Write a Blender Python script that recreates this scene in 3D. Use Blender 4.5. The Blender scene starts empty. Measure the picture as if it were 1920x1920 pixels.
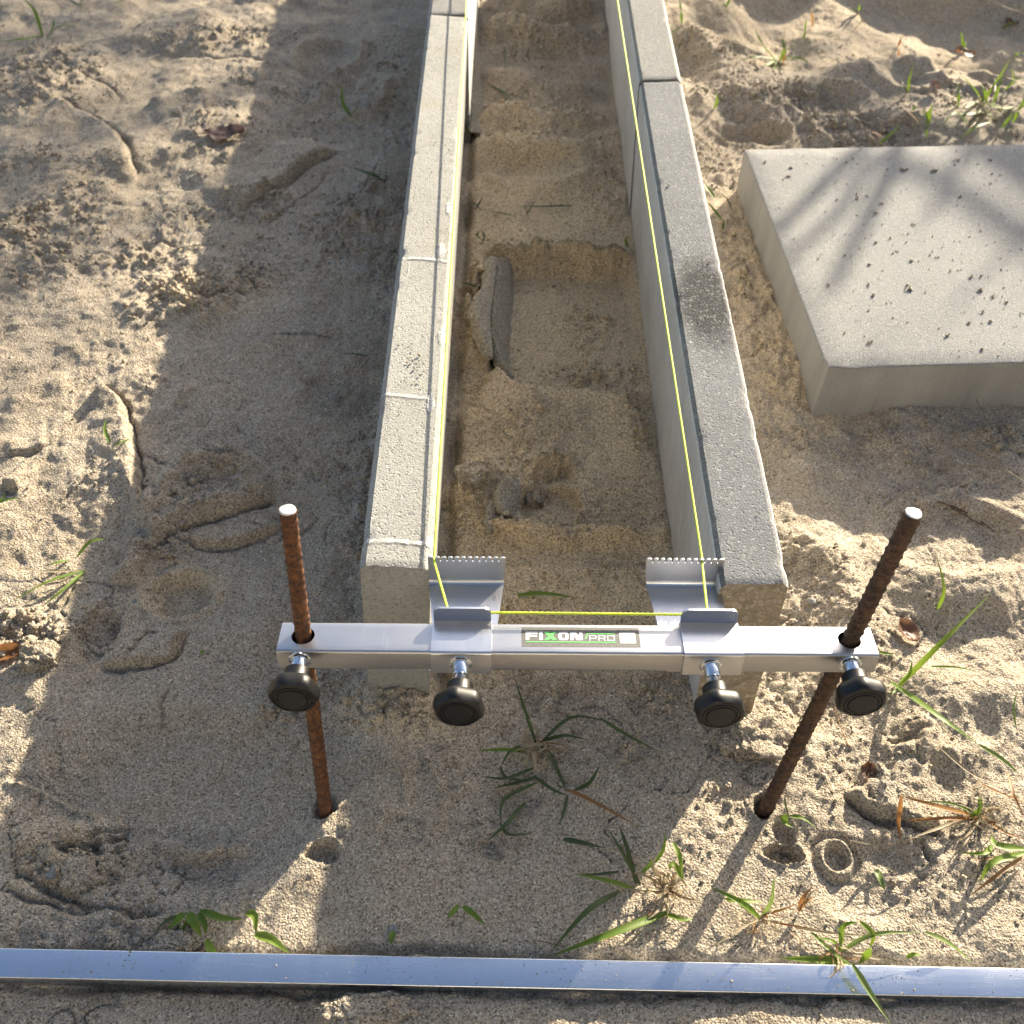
import bpy, bmesh, math, random
import numpy as np
from mathutils import Vector, Matrix

rng = random.Random(7)
nrg = np.random.default_rng(11)
scene = bpy.context.scene
COL = scene.collection

# ------------------------------------------------------------------ camera
FPX = 1930.0
CAM = np.array([0.0, 0.0, 0.862])
_dY = np.array([7.0, 2260.0, FPX]); _dY /= np.linalg.norm(_dY)
_X = np.array([1.0, -0.016, 0.0]); _X -= _X.dot(_dY) * _dY; _X /= np.linalg.norm(_X)
_Z = np.cross(_X, _dY)
if _Z[1] < 0: _Z = -_Z
RW = np.stack([_X, _dY, _Z], 1)                 # world -> (right, up, forward)

cam_data = bpy.data.cameras.new('camera')
cam = bpy.data.objects.new('camera', cam_data)
COL.objects.link(cam)
_r, _u, _f = RW.T @ np.array([1, 0, 0]), RW.T @ np.array([0, 1, 0]), RW.T @ np.array([0, 0, 1])
cam.matrix_world = Matrix(((_r[0], _u[0], -_f[0], CAM[0]), (_r[1], _u[1], -_f[1], CAM[1]),
                           (_r[2], _u[2], -_f[2], CAM[2]), (0, 0, 0, 1)))
cam_data.sensor_width = 36.0
cam_data.lens = FPX / 1920 * 36.0
cam_data.clip_start = 0.01
cam_data.clip_end = 500.0
cam_data.dof.use_dof = True
cam_data.dof.focus_distance = 0.80
cam_data.dof.aperture_fstop = 12.0
scene.camera = cam

# ------------------------------------------------------------------ sky, sun, exposure
SUN = np.array([1.55, 2.2, 1.0]); SUN /= np.linalg.norm(SUN)
elev = math.asin(SUN[2]); azim = math.atan2(SUN[0], SUN[1])      # from +Y towards +X
world = bpy.data.worlds.new('World'); scene.world = world; world.use_nodes = True
wn = world.node_tree.nodes; wl = world.node_tree.links
for n in list(wn): wn.remove(n)
sky = wn.new('ShaderNodeTexSky'); sky.sky_type = 'NISHITA'; sky.sun_disc = False
sky.sun_elevation = elev; sky.sun_rotation = azim
sky.dust_density = 2.5; sky.air_density = 1.0; sky.ozone_density = 1.0
bg = wn.new('ShaderNodeBackground'); bg.inputs['Strength'].default_value = 0.09
wo = wn.new('ShaderNodeOutputWorld')
wl.new(sky.outputs[0], bg.inputs[0]); wl.new(bg.outputs[0], wo.inputs[0])
sun_data = bpy.data.lights.new('sun', 'SUN'); sun_data.energy = 5.0
sun_data.angle = math.radians(0.5); sun_data.color = (1.0, 0.885, 0.69)
sun = bpy.data.objects.new('sun', sun_data); COL.objects.link(sun)
sun.rotation_euler = Vector(SUN).to_track_quat('Z', 'Y').to_euler()
sun.location = (4, 6, 4)
scene.view_settings.view_transform = 'Standard'
scene.view_settings.look = 'None'
scene.view_settings.exposure = 1.80
scene.view_settings.gamma = 1.0
scene.view_settings.use_curve_mapping = False
scene.render.engine = 'CYCLES'
scene.cycles.max_bounces = 4
scene.cycles.diffuse_bounces = 4
scene.cycles.glossy_bounces = 3
scene.cycles.use_adaptive_sampling = True
scene.cycles.adaptive_threshold = 0.03
scene.cycles.use_denoising = True

# ------------------------------------------------------------------ helpers
def at(x, y, z=0.0):
    """world point seen at photograph pixel (x, y) on the level z"""
    d = RW.T @ np.array([x - 960, 960 - y, FPX]); return CAM + d * (z - CAM[2]) / d[2]

def tag(o, label, cat, group=None, kind=None):
    if label: o['label'] = label
    if cat: o['category'] = cat
    if group: o['group'] = group
    if kind: o['kind'] = kind
    return o

def mesh_obj(name, verts, faces, mats, parent=None, smooth=True, loc=None, sharp=None):
    me = bpy.data.meshes.new(name)
    me.from_pydata([tuple(v) for v in verts], [], faces)
    if not isinstance(mats, (list, tuple)): mats = [mats]
    for m in mats: me.materials.append(m)
    if smooth: me.shade_smooth()
    if sharp is not None: me.set_sharp_from_angle(angle=math.radians(sharp))
    me.update()
    o = bpy.data.objects.new(name, me); COL.objects.link(o)
    if parent is not None: o.parent = parent
    if loc is not None: o.location = loc
    return o

def from_bm(name, bm, mats, parent=None, smooth=True, sharp=35):
    bmesh.ops.recalc_face_normals(bm, faces=bm.faces)
    me = bpy.data.meshes.new(name); bm.to_mesh(me); bm.free()
    if not isinstance(mats, (list, tuple)): mats = [mats]
    for m in mats: me.materials.append(m)
    if smooth:
        me.shade_smooth(); me.set_sharp_from_angle(angle=math.radians(sharp))
    o = bpy.data.objects.new(name, me); COL.objects.link(o)
    if parent is not None: o.parent = parent
    return o

def empty(name, loc, parent=None):
    o = bpy.data.objects.new(name, None); COL.objects.link(o); o.location = loc
    o.empty_display_size = 0.02
    if parent is not None: o.parent = parent
    return o

# ---- noise
def _hash(ix, iy, s):
    n = (ix * 374761393 + iy * 668265263 + s * 982451653) & 0xffffffff
    n = ((n ^ (n >> 13)) * 1274126177) & 0xffffffff
    n ^= n >> 16
    return (n & 0xffff) / 65535.0

def vn(x, y, s=0):
    fx = np.floor(x); fy = np.floor(y)
    ix = fx.astype(np.int64); iy = fy.astype(np.int64)
    tx = x - fx; ty = y - fy
    tx = tx * tx * tx * (tx * (tx * 6 - 15) + 10); ty = ty * ty * ty * (ty * (ty * 6 - 15) + 10)
    a = _hash(ix, iy, s); b = _hash(ix + 1, iy, s); c = _hash(ix, iy + 1, s); d = _hash(ix + 1, iy + 1, s)
    return (a + (b - a) * tx + (c - a) * ty + (a - b - c + d) * tx * ty) * 2 - 1

def fbm(x, y, size, octs=4, s=0, gain=0.5):
    x = x / size; y = y / size; r = 0; a = 1.0
    for k in range(octs):
        r = r + a * vn(x, y, s + k * 17); a *= gain
        x, y = 1.6 * x + 1.2 * y + 3.1, -1.2 * x + 1.6 * y + 7.7
    return r

def bumps(x, y, cell, s=0, fill=0.75):
    """rounded lumps: 0..1 dome height of the nearest jittered ball"""
    x = x / cell; y = y / cell
    ix = np.floor(x).astype(np.int64); iy = np.floor(y).astype(np.int64)
    best = np.zeros_like(x)
    for dx in (-1, 0, 1):
        for dy in (-1, 0, 1):
            jx = ix + dx; jy = iy + dy
            px = jx + _hash(jx, jy, s); py = jy + _hash(jx, jy, s + 1)
            r = 0.35 + 0.5 * _hash(jx, jy, s + 2)
            on = _hash(jx, jy, s + 3) < fill
            q = r * r - (x - px) ** 2 - (y - py) ** 2
            best = np.maximum(best, np.where(on & (q > 0), np.sqrt(np.maximum(q, 0)), 0))
    return best

def sst(a, b, t):
    t = np.clip((t - a) / (b - a), 0, 1); return t * t * (3 - 2 * t)

def px_line(pts, n=40, z=0.0):
    w = np.array([at(p[0], p[1], z)[:2] for p in pts])
    return catmull(w, n)

def catmull(w, n=40):
    w = np.asarray(w, float)
    if len(w) == 2:
        t = np.linspace(0, 1, n)[:, None]; return w[0] * (1 - t) + w[1] * t
    p = np.vstack([2 * w[0] - w[1], w, 2 * w[-1] - w[-2]])
    out = []; seg = len(w) - 1
    for t in np.linspace(0, seg - 1e-6, n):
        i = int(t); u = t - i; a, b, c, d = p[i:i + 4]
        out.append(0.5 * (2 * b + (c - a) * u + (2 * a - 5 * b + 4 * c - d) * u * u + (3 * b - a - 3 * c + d) * u ** 3))
    return np.array(out)

# ------------------------------------------------------------------ sand relief
SCARPS, RIDGES, PITS, CRUMB, SMOOTH = [], [], [], [], []
def scarp(pts, h, reach, edge=0.005):          # high on the LEFT of the drawing direction (seen from above)
    l = px_line(pts); SCARPS.append((l, h * shade_gain(l), reach, edge))
def ridge(pts, h, w):
    l = px_line(pts); RIDGES.append((l, h * shade_gain(l), w))
def shade_gain(l):
    c = l.mean(0); return 1.9 if -0.42 < c[0] < 0.19 and c[1] > 0.32 else 1.0
def pit(x, y, rx, ry, depth, rim=0.0, soft=0.25, rot=0.0):   # radii in metres
    c = at(x, y); PITS.append((c[0], c[1], rx, ry, depth, rim, soft, rot))
def crumb(x, y, rx, ry, s=1.0): c = at(x, y); CRUMB.append((c[0], c[1], rx, ry, s))
def smooth(x, y, rx, ry, s=1.0): c = at(x, y); SMOOTH.append((c[0], c[1], rx, ry, s))

# left of the kerb, far
scarp([(255, 330), (225, 245), (170, 200), (100, 178)], 0.016, 0.10)
scarp([(225, 160), (160, 132), (95, 118)], 0.012, 0.07)
scarp([(330, 345), (250, 372), (195, 362)], 0.008, 0.06)
scarp([(430, 392), (500, 355), (560, 305), (640, 262)], 0.009, 0.13)
scarp([(570, 112), (480, 100), (400, 97), (300, 88)], 0.010, 0.12)
scarp([(400, 158), (330, 165), (262, 180)], 0.009, 0.05)
scarp([(440, 50), (380, 40), (300, 58)], 0.012, 0.08)
scarp([(430, 440), (350, 455), (290, 440)], 0.009, 0.06)
ridge([(700, 60), (640, 110), (600, 160), (520, 210)], 0.010, 0.02)
ridge([(740, 140), (700, 190), (640, 200)], 0.010, 0.015)
scarp([(740, 250), (690, 330), (620, 420)], 0.010, 0.06)
scarp([(650, 620), (500, 625), (380, 690), (320, 780)], 0.004, 0.05)
pit(610, 90, 0.055, 0.07, 0.010, 0.004)
crumb(400, 545, 0.13, 0.09); crumb(80, 420, 0.10, 0.16, 0.8); crumb(60, 130, 0.12, 0.16, 0.8)
crumb(700, 380, 0.10, 0.10, 0.7); crumb(640, 430, 0.10, 0.05, 0.6); crumb(430, 60, 0.20, 0.07, 0.6)
crumb(560, 130, 0.14, 0.08, 0.6); crumb(100, 290, 0.14, 0.05, 0.7); crumb(470, 375, 0.08, 0.05, 0.9)
crumb(240, 470, 0.10, 0.05, 0.6); crumb(720, 130, 0.05, 0.18, 0.6); crumb(580, 455, 0.12, 0.06, 0.5)
crumb(700, 520, 0.05, 0.16, 0.6)
smooth(610, 600, 0.14, 0.10); smooth(190, 250, 0.08, 0.07); smooth(590, 90, 0.08, 0.07); smooth(640, 300, 0.10, 0.06)
# left of the kerb, middle
scarp([(268, 975), (258, 890), (243, 800), (235, 748), (205, 718), (150, 726)], 0.016, 0.07, 0.006)
scarp([(265, 1010), (350, 975), (430, 945), (525, 905)], 0.013, 0.07, 0.004); crumb(330, 960, 0.03, 0.03, 0.9); crumb(360, 925, 0.05, 0.03, 0.8)
scarp([(330, 995), (395, 1008), (470, 990), (525, 968)], 0.006, 0.05, 0.003)
ridge([(250, 985), (290, 935), (345, 880), (430, 868), (500, 875)], 0.012, 0.016)
ridge([(210, 1075), (240, 1040), (262, 990)], 0.011, 0.014)
pit(330, 1095, 0.035, 0.028, 0.020, 0.004, 0.5)
pit(170, 1175, 0.022, 0.03, 0.012, 0.003, 0.4)
scarp([(175, 1225), (240, 1235), (320, 1213), (348, 1155)], 0.006, 0.05, 0.003)
scarp([(0, 840), (50, 832), (95, 818)], 0.008, 0.03)
scarp([(0, 905), (30, 912)], 0.012, 0.03)
ridge([(0, 760), (60, 715), (140, 700)], 0.006, 0.018)
crumb(300, 1000, 0.035, 0.04, 0.8); crumb(420, 885, 0.07, 0.022, 0.7); crumb(180, 1150, 0.03, 0.035, 0.9)
crumb(30, 1180, 0.05, 0.04, 1.0); crumb(640, 1280, 0.06, 0.03, 0.9); crumb(560, 1330, 0.05, 0.05, 0.7)
crumb(400, 850, 0.04, 0.02, 0.6); crumb(620, 830, 0.06, 0.06, 0.45); crumb(690, 950, 0.02, 0.12, 0.7)
pit(640, 725, 0.05, 0.045, 0.004, 0.001, 0.15, 0.4)
smooth(560, 720, 0.16, 0.10); smooth(350, 640, 0.10, 0.05); smooth(500, 1100, 0.08, 0.08, 0.5)
# left front footprint
pit(330, 1480, 0.13, 0.085, 0.010, 0.005, 0.35, -0.15)
scarp([(330, 1702), (220, 1705), (130, 1690), (60, 1660), (0, 1618)], 0.011, 0.05, 0.004)
ridge([(270, 1565), (350, 1586), (410, 1578), (470, 1568)], 0.006, 0.006)
scarp([(0, 1455), (60, 1465), (130, 1500), (180, 1540)], -0.004, 0.05, 0.004)
scarp([(90, 1570), (160, 1575), (230, 1540)], 0.006, 0.03, 0.003)
crumb(110, 1600, 0.05, 0.035, 1.0); crumb(60, 1740, 0.06, 0.02, 0.8); crumb(240, 1750, 0.05, 0.018, 0.8); crumb(230, 1590, 0.03, 0.02, 0.9)
def crack(pts, h=0.006, w=0.0016): RIDGES.append((px_line(pts), -h * 0.75, w * 0.8))
crack([(212, 1236), (238, 1205), (262, 1175), (290, 1168)], .010, .0024); crack([(312, 1262), (300, 1300), (282, 1342)])
crack([(350, 858), (400, 864), (460, 872)], .016, .0045); crack([(245, 842), (300, 852), (350, 858)], .006); crack([(380, 820), (395, 845), (430, 870)], .006); crack([(540, 985), (585, 955), (600, 935)])
crack([(330, 775), (360, 740), (415, 700)], .005, .003); crack([(250, 850), (258, 900), (266, 960)], .008)
crack([(215, 1040), (250, 1020), (290, 1010)], .009, .0024); crack([(150, 1560), (185, 1548), (235, 1535)], .010, .003); crack([(0, 1660), (60, 1690), (120, 1705), (200, 1712)], .012, .0032)
crack([(430, 1570), (385, 1592), (355, 1594)], .006); crack([(500, 410), (560, 360), (620, 300)], .010, .003); crack([(205, 362), (240, 374), (280, 370)], .008, .003); crack([(1490, 1360), (1510, 1345), (1525, 1320)], .007); crack([(1600, 1520), (1640, 1545), (1690, 1560)], .010, .003); crack([(1722, 1570), (1735, 1590), (1742, 1618)], .010, .003)
crack([(1380, 1380), (1420, 1400), (1470, 1400)], .006); crack([(860, 745), (900, 770), (935, 800)], .005); crack([(925, 800), (960, 840), (975, 880)], .006); crack([(1000, 1010), (1060, 1016), (1120, 1012)], .008, .003)
# trench between the kerbs
for yy, hh in ((20, .018), (75, .022), (165, .010), (235, .014), (290, .012), (345, .010)):
    ridge([(900, yy), (960, yy - 6), (1030, yy + 8), (1120, yy - 4)], hh, 0.028)
pit(1010, 40, 0.05, 0.05, 0.015); pit(1010, 330, 0.07, 0.045, 0.010)
scarp([(1195, 478), (1120, 482), (1040, 474), (960, 482), (900, 478)], -0.017, 0.20, 0.004)
scarp([(1215, 730), (1120, 735), (1030, 728), (962, 715), (905, 700)], 0.014, 0.06, 0.006)
scarp([(1030, 742), (965, 735), (935, 700), (915, 660), (880, 560), (885, 500)], 0.010, 0.05, 0.004)
ridge([(870, 700), (905, 640), (900, 560), (915, 500)], 0.014, 0.018)
scarp([(1075, 868), (1030, 872), (985, 893)], -0.013, 0.03, 0.003)
pit(1030, 945, 0.035, 0.032, 0.012, 0.003, 0.15)
ridge([(880, 975), (950, 1000), (1020, 1008), (1080, 1012), (1150, 1008), (1240, 1000)], 0.012, 0.010)
ridge([(850, 960), (885, 905), (930, 880)], 0.016, 0.020)
crumb(900, 600, 0.035, 0.16, 0.9); crumb(1100, 590, 0.05, 0.07, 0.6); crumb(1090, 690, 0.08, 0.035, 0.7)
crumb(1050, 480, 0.12, 0.02, 0.7); crumb(880, 960, 0.04, 0.05, 1.0); crumb(1030, 875, 0.05, 0.02, 0.8)
crumb(1000, 1015, 0.12, 0.018, 0.9); crumb(1195, 790, 0.015, 0.05, 0.6); crumb(1000, 80, 0.13, 0.08, 0.5)
crumb(1010, 240, 0.14, 0.12, 0.45); crumb(1140, 340, 0.05, 0.10, 0.5); crumb(1235, 970, 0.012, 0.05, 0.4)
crumb(1085, 960, 0.008, 0.03, 0.8)
smooth(1010, 590, 0.035, 0.11); smooth(1030, 945, 0.03, 0.03); smooth(1000, 420, 0.10, 0.03, 0.6); smooth(1150, 930, 0.04, 0.08, 0.6)
# in front of the kerbs
crumb(740, 1325, 0.06, 0.03, 1.0); crumb(1330, 1330, 0.05, 0.03, 0.8); crumb(1230, 1290, 0.06, 0.03, 0.5)
crumb(900, 1570, 0.05, 0.03, 0.4); crumb(660, 1520, 0.03, 0.03, 0.4)
pit(755, 1560, 0.018, 0.018, 0.003, 0.001, 0.10); pit(920, 1600, 0.013, 0.009, 0.006, 0.001, 0.4)
pit(600, 1590, 0.016, 0.009, 0.011, 0.001, 0.3); pit(608, 1500, 0.012, 0.012, 0.015, 0.002, 0.4)
ridge([(735, 1425), (770, 1505)], 0.0025, 0.002); ridge([(790, 1420), (822, 1490)], 0.0025, 0.002)
ridge([(1060, 1260), (1020, 1345)], 0.006, 0.006); pit(1000, 1300, 0.014, 0.03, 0.004, 0.0, 0.2, 0.35)
pit(1205, 1440, 0.021, 0.021, 0.0035, 0.0, 0.06); pit(970, 1500, 0.025, 0.016, 0.004, 0.002, 0.3)
ridge([(880, 1465), (850, 1500), (800, 1530)], 0.003, 0.004)
ridge([(-150, 1776), (400, 1783), (960, 1797), (1500, 1808), (2070, 1818)], -0.010, 0.0045)
ridge([(-150, 1836), (400, 1845), (960, 1860), (1500, 1870), (2070, 1882)], -0.009, 0.004)
# right of the kerbs, front
ridge([(1490, 985), (1545, 1040), (1600, 1140), (1660, 1230)], 0.016, 0.030)
ridge([(1640, 1075), (1740, 1110), (1830, 1120), (1920, 1090)], 0.010, 0.03)
pit(1790, 1010, 0.075, 0.055, 0.018, 0.004, 0.5)
pit(1430, 1515, 0.011, 0.011, 0.015, 0.001, 0.4)
pit(1465, 1603, 0.0165, 0.0095, 0.016, 0.003, 0.25)
pit(1470, 1568, 0.009, 0.012, 0.008, 0.0, 0.4)
pit(1635, 1655, 0.050, 0.034, 0.006, 0.0015, 0.45, 0.2); pit(1690, 1610, 0.03, 0.02, 0.004, 0.001, 0.5)
scarp([(1580, 1490), (1630, 1530), (1700, 1548), (1780, 1560)], 0.014, 0.06, 0.004)
scarp([(1740, 1370), (1700, 1400), (1650, 1395)], 0.008, 0.03, 0.004)
ridge([(1700, 1240), (1760, 1300), (1850, 1300), (1920, 1250)], 0.014, 0.03)
ridge([(1690, 1335), (1740, 1400), (1800, 1420), (1870, 1400)], 0.008, 0.015)
pit(1560, 1340, 0.04, 0.03, 0.006, 0.002, 0.5)
crumb(1640, 1430, 0.06, 0.04, 0.4); crumb(1440, 1330, 0.03, 0.03, 0.6); crumb(1780, 1580, 0.07, 0.03, 0.4)
crumb(1350, 1540, 0.06, 0.03, 0.3); crumb(1720, 1650, 0.04, 0.03, 0.4); crumb(1560, 1500, 0.03, 0.03, 0.3)
# right of the kerbs, beside the slab and behind it
crumb(1420, 560, 0.04, 0.22, 0.6); crumb(1450, 700, 0.04, 0.10, 0.6); crumb(1560, 820, 0.16, 0.03, 0.5); crumb(1880, 830, 0.05, 0.03, 0.9)
crumb(1360, 300, 0.06, 0.10, 0.5)
ridge([(1300, 60), (1360, 140), (1430, 200), (1500, 240)], 0.020, 0.035)
ridge([(1290, -20), (1400, 50), (1500, 90), (1610, 95)], 0.035, 0.05)
ridge([(1610, 95), (1700, 118), (1800, 122), (1960, 96)], 0.045, 0.045)
ridge([(1640, 190), (1760, 240), (1850, 215), (1960, 225)], 0.020, 0.04)
pit(1405, 248, 0.06, 0.035, 0.020, 0.008, 0.5); pit(1405, 92, 0.07, 0.05, 0.020, 0.0, 0.5)
pit(1690, 30, 0.42, 0.22, 0.070, 0.0, 0.4); pit(1560, 190, 0.08, 0.05, 0.016, 0.006, 0.6)
pit(1690, 140, 0.06, 0.04, 0.014, 0.006, 0.6); pit(1830, 135, 0.09, 0.03, 0.016, 0.004, 0.6)
crumb(1480, 190, 0.14, 0.10, 0.8); crumb(1330, 110, 0.10, 0.12, 0.6); crumb(1620, 240, 0.12, 0.06, 0.7); crumb(1850, 170, 0.14, 0.06, 0.6)

def line_field(x, y, line):
    """distance, signed side and 0..1 position for a polyline"""
    best = np.full(x.shape, 1e9); side = np.zeros_like(x); pos = np.zeros_like(x)
    n = len(line) - 1
    for i in range(n):
        a = line[i]; d = line[i + 1] - a; L2 = d.dot(d) + 1e-12
        t = np.clip(((x - a[0]) * d[0] + (y - a[1]) * d[1]) / L2, 0, 1)
        ex = x - a[0] - t * d[0]; ey = y - a[1] - t * d[1]
        q = ex * ex + ey * ey; m = q < best
        best = np.where(m, q, best)
        side = np.where(m, np.sign(d[0] * (y - a[1]) - d[1] * (x - a[0])), side)
        pos = np.where(m, (i + t) / n, pos)
    return np.sqrt(best), side, pos

def crumb_mask(x, y):
    m = np.zeros_like(x)
    for cx, cy, rx, ry, s in CRUMB:
        e = ((x - cx) / rx) ** 2 + ((y - cy) / ry) ** 2
        m = np.maximum(m, s * np.clip(1.25 - e, 0, 1))
    m = np.maximum(m, 0.42 * sst(0.25, 0.6, fbm(x, y, 0.16, 3, 91)))
    for cx, cy, rx, ry, s in SMOOTH:
        e = ((x - cx) / rx) ** 2 + ((y - cy) / ry) ** 2
        m = m * (1 - s * np.clip(1.4 - e, 0, 1))
    m = m * (0.55 + 0.6 * np.clip(fbm(x, y, 0.035, 3, 57) + 0.5, 0, 1))
    return np.clip(m, 0, 1)

def relief(x, y):
    x = np.asarray(x, float); y = np.asarray(y, float)
    wx = x + 0.0035 * fbm(x, y, 0.03, 3, 5); wy = y + 0.0035 * fbm(x, y, 0.03, 3, 6)
    wx = wx + 0.0016 * fbm(x, y, 0.0075, 2, 8); wy = wy + 0.0016 * fbm(x, y, 0.0075, 2, 9)
    z = 0.008 * fbm(x, y, 0.35, 3, 1) + 0.004 * fbm(x, y, 0.10, 3, 2) + 0.0024 * fbm(x, y, 0.028, 3, 3) + 0.0009 * fbm(x, y, 0.009, 2, 4)
    inside = sst(-0.10, -0.06, x) * (1 - sst(0.17, 0.20, x)) * sst(0.40, 0.56, y)
    front = (1 - sst(0.30, 0.42, y)) * (1 - sst(0.45, 0.60, np.abs(x)))
    z = z * (1 - 0.65 * inside) * (1 - 0.45 * front)
    z = z - 0.016 * (1 - sst(-0.16, -0.10, x))                        # left ground lies a little lower
    z = z + 0.030 * fbm(x, y, 0.22, 3, 23) * sst(1.35, 1.7, y) * sst(0.22, 0.34, x)
    z = z + 0.012 * fbm(x, y, 0.16, 3, 29) * sst(1.25, 1.6, y) * (1 - sst(-0.2, -0.1, x))
    z = z + 0.010 * fbm(x, y, 0.13, 3, 31) * sst(0.30, 0.42, x) * (1 - sst(0.80, 0.95, y))
    z = z + 0.012 * fbm(x, y, 0.10, 2, 33) * sst(1.2, 1.5, y) * inside
    z = z - 0.022 * inside * np.exp(-((x + 0.062) / 0.008) ** 2) * (0.6 + 0.5 * fbm(x, y, 0.06, 2, 44))   # gap beside the leaning kerb
    for line, h, reach, edge in SCARPS:
        pad = reach * 2.6 + 0.02
        m = (wx > line[:, 0].min() - pad) & (wx < line[:, 0].max() + pad) & (wy > line[:, 1].min() - pad) & (wy < line[:, 1].max() + pad)
        if not m.any(): continue
        d, s, p = line_field(wx[m], wy[m], line)
        sd = d * s; edge = max(edge, 0.55 * abs(h))
        prof = sst(-edge * 0.3, edge, sd) * np.exp(-np.maximum(sd, 0) / reach)
        prof = prof - 0.62 * np.exp(-((sd + 0.0022) / 0.0024) ** 2)
        fade = sst(0.0, 0.14, p) * (1 - sst(0.86, 1.0, p))
        cap = np.where(d > 3 * reach, 0.0, 1.0)
        z[m] += h * prof * fade * cap
    for line, h, w in RIDGES:
        pad = w * 3
        m = (wx > line[:, 0].min() - pad) & (wx < line[:, 0].max() + pad) & (wy > line[:, 1].min() - pad) & (wy < line[:, 1].max() + pad)
        if not m.any(): continue
        d, s, p = line_field(wx[m], wy[m], line)
        z[m] += h * np.exp(-(d / w) ** 2) * (0.25 + 0.75 * sst(0.0, 0.2, p) * (1 - sst(0.8, 1.0, p)))
    for cx, cy, rx, ry, dep, rim, soft, rot in PITS:
        R = max(rx, ry) * 2
        m = (np.abs(wx - cx) < R) & (np.abs(wy - cy) < R)
        if not m.any(): continue
        ux = (wx[m] - cx) * math.cos(rot) + (wy[m] - cy) * math.sin(rot)
        uy = -(wx[m] - cx) * math.sin(rot) + (wy[m] - cy) * math.cos(rot)
        e = np.sqrt((ux / rx) ** 2 + (uy / ry) ** 2)
        z[m] += -dep * (1 - sst(1 - soft, 1 + soft * 0.4, e)) + rim * np.exp(-((e - 1.12) / 0.16) ** 2)
    # ring pressed by a clamp knob
    c = at(1565, 1612); r = np.hypot(x - c[0], y - c[1])
    m = r < 0.03
    if m.any():
        rr = r[m]
        z[m] += 0.006 * np.exp(-((rr - 0.0135) / 0.0028) ** 2) - 0.004 * (1 - sst(0.008, 0.0115, rr)) - 0.004 * np.exp(-((rr - 0.0195) / 0.003) ** 2)
    # shoe tread in the trench and left of the kerb
    for (ax, ay, rx, ry, rot, amp) in ((1010, 800, 0.080, 0.050, 0.2, 0.0030), (640, 735, 0.045, 0.04, -0.5, 0.0026), (1000, 1300, 0.016, 0.03, 0.4, 0.0024)):
        c = at(ax, ay); m = (np.abs(x - c[0]) < 0.1) & (np.abs(y - c[1]) < 0.1)
        if not m.any(): continue
        ux = (x[m] - c[0]) * math.cos(rot) + (y[m] - c[1]) * math.sin(rot)
        uy = -(x[m] - c[0]) * math.sin(rot) + (y[m] - c[1]) * math.cos(rot)
        e = (ux / rx) ** 2 + (uy / ry) ** 2
        zig = uy + 0.0045 * np.abs(((ux / 0.016) % 2) - 1) * 2 + 6 * ux * ux
        z[m] += amp * sst(0.72, 0.95, np.cos(zig / 0.0085 * 2 * math.pi)) * np.clip(1.3 - e, 0, 1)
    # trowel strokes in the trench
    c = at(1155, 950)
    m = (np.abs(x - c[0]) < 0.06) & (np.abs(y - c[1]) < 0.08)
    if m.any():
        e = ((x[m] - c[0]) / 0.045) ** 2 + ((y[m] - c[1]) / 0.06) ** 2
        z[m] += 0.0016 * np.sin((y[m] + 0.4 * (x[m] - c[0]) ** 2 * 10) / 0.0075 * 2 * math.pi + 2 * vn(y[m] / 0.02, x[m] / 0.2, 3)) * np.clip(1.2 - e, 0, 1)
    # crumbly sand
    cm = crumb_mask(x, y)
    m = (cm > 0.03) & (np.abs(x) < 1.6) & (y > 0) & (y < 2.6)
    if m.any():
        xm, ym, c = x[m], y[m], cm[m]
        z[m] += c * (0.0085 * bumps(xm, ym, 0.015, 101, 0.55) + 0.0065 * bumps(xm, ym, 0.0085, 105, 0.65) + 0.0032 * bumps(xm, ym, 0.0048, 109, 0.7))
        z[m] += c * 0.004 * fbm(xm, ym, 0.02, 3, 77)
    # cracks
    ck = np.abs(fbm(x, y, 0.075, 3, 131)); ckm = sst(0.15, 0.45, fbm(x, y, 0.14, 2, 137))
    z = z - 0.004 * np.exp(-(ck / 0.013) ** 2) * ckm
    # grain
    g = 0.55 * vn(x / 0.0042, y / 0.0042, 141) + 0.6 * vn(x / 0.0026, y / 0.0026, 143)
    near = (np.abs(x) < 1.3) & (y < 2.4)
    z = z + np.where(near, 0.00050 * g * (1 + 0.9 * cm) * (1 + 0.9 * sst(0.26, 0.36, x) * (1 - sst(0.8, 0.9, y))), 0)
    return z

def ground_z(x, y):
    i = int(np.clip(np.searchsorted(xs, x) - 1, 0, len(xs) - 2)); j = int(np.clip(np.searchsorted(ys, y) - 1, 0, len(ys) - 2))
    u = (x - xs[i]) / (xs[i + 1] - xs[i]); v = (y - ys[j]) / (ys[j + 1] - ys[j])
    return float((GZ[j, i] * (1 - u) + GZ[j, i + 1] * u) * (1 - v) + (GZ[j + 1, i] * (1 - u) + GZ[j + 1, i + 1] * u) * v)

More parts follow.
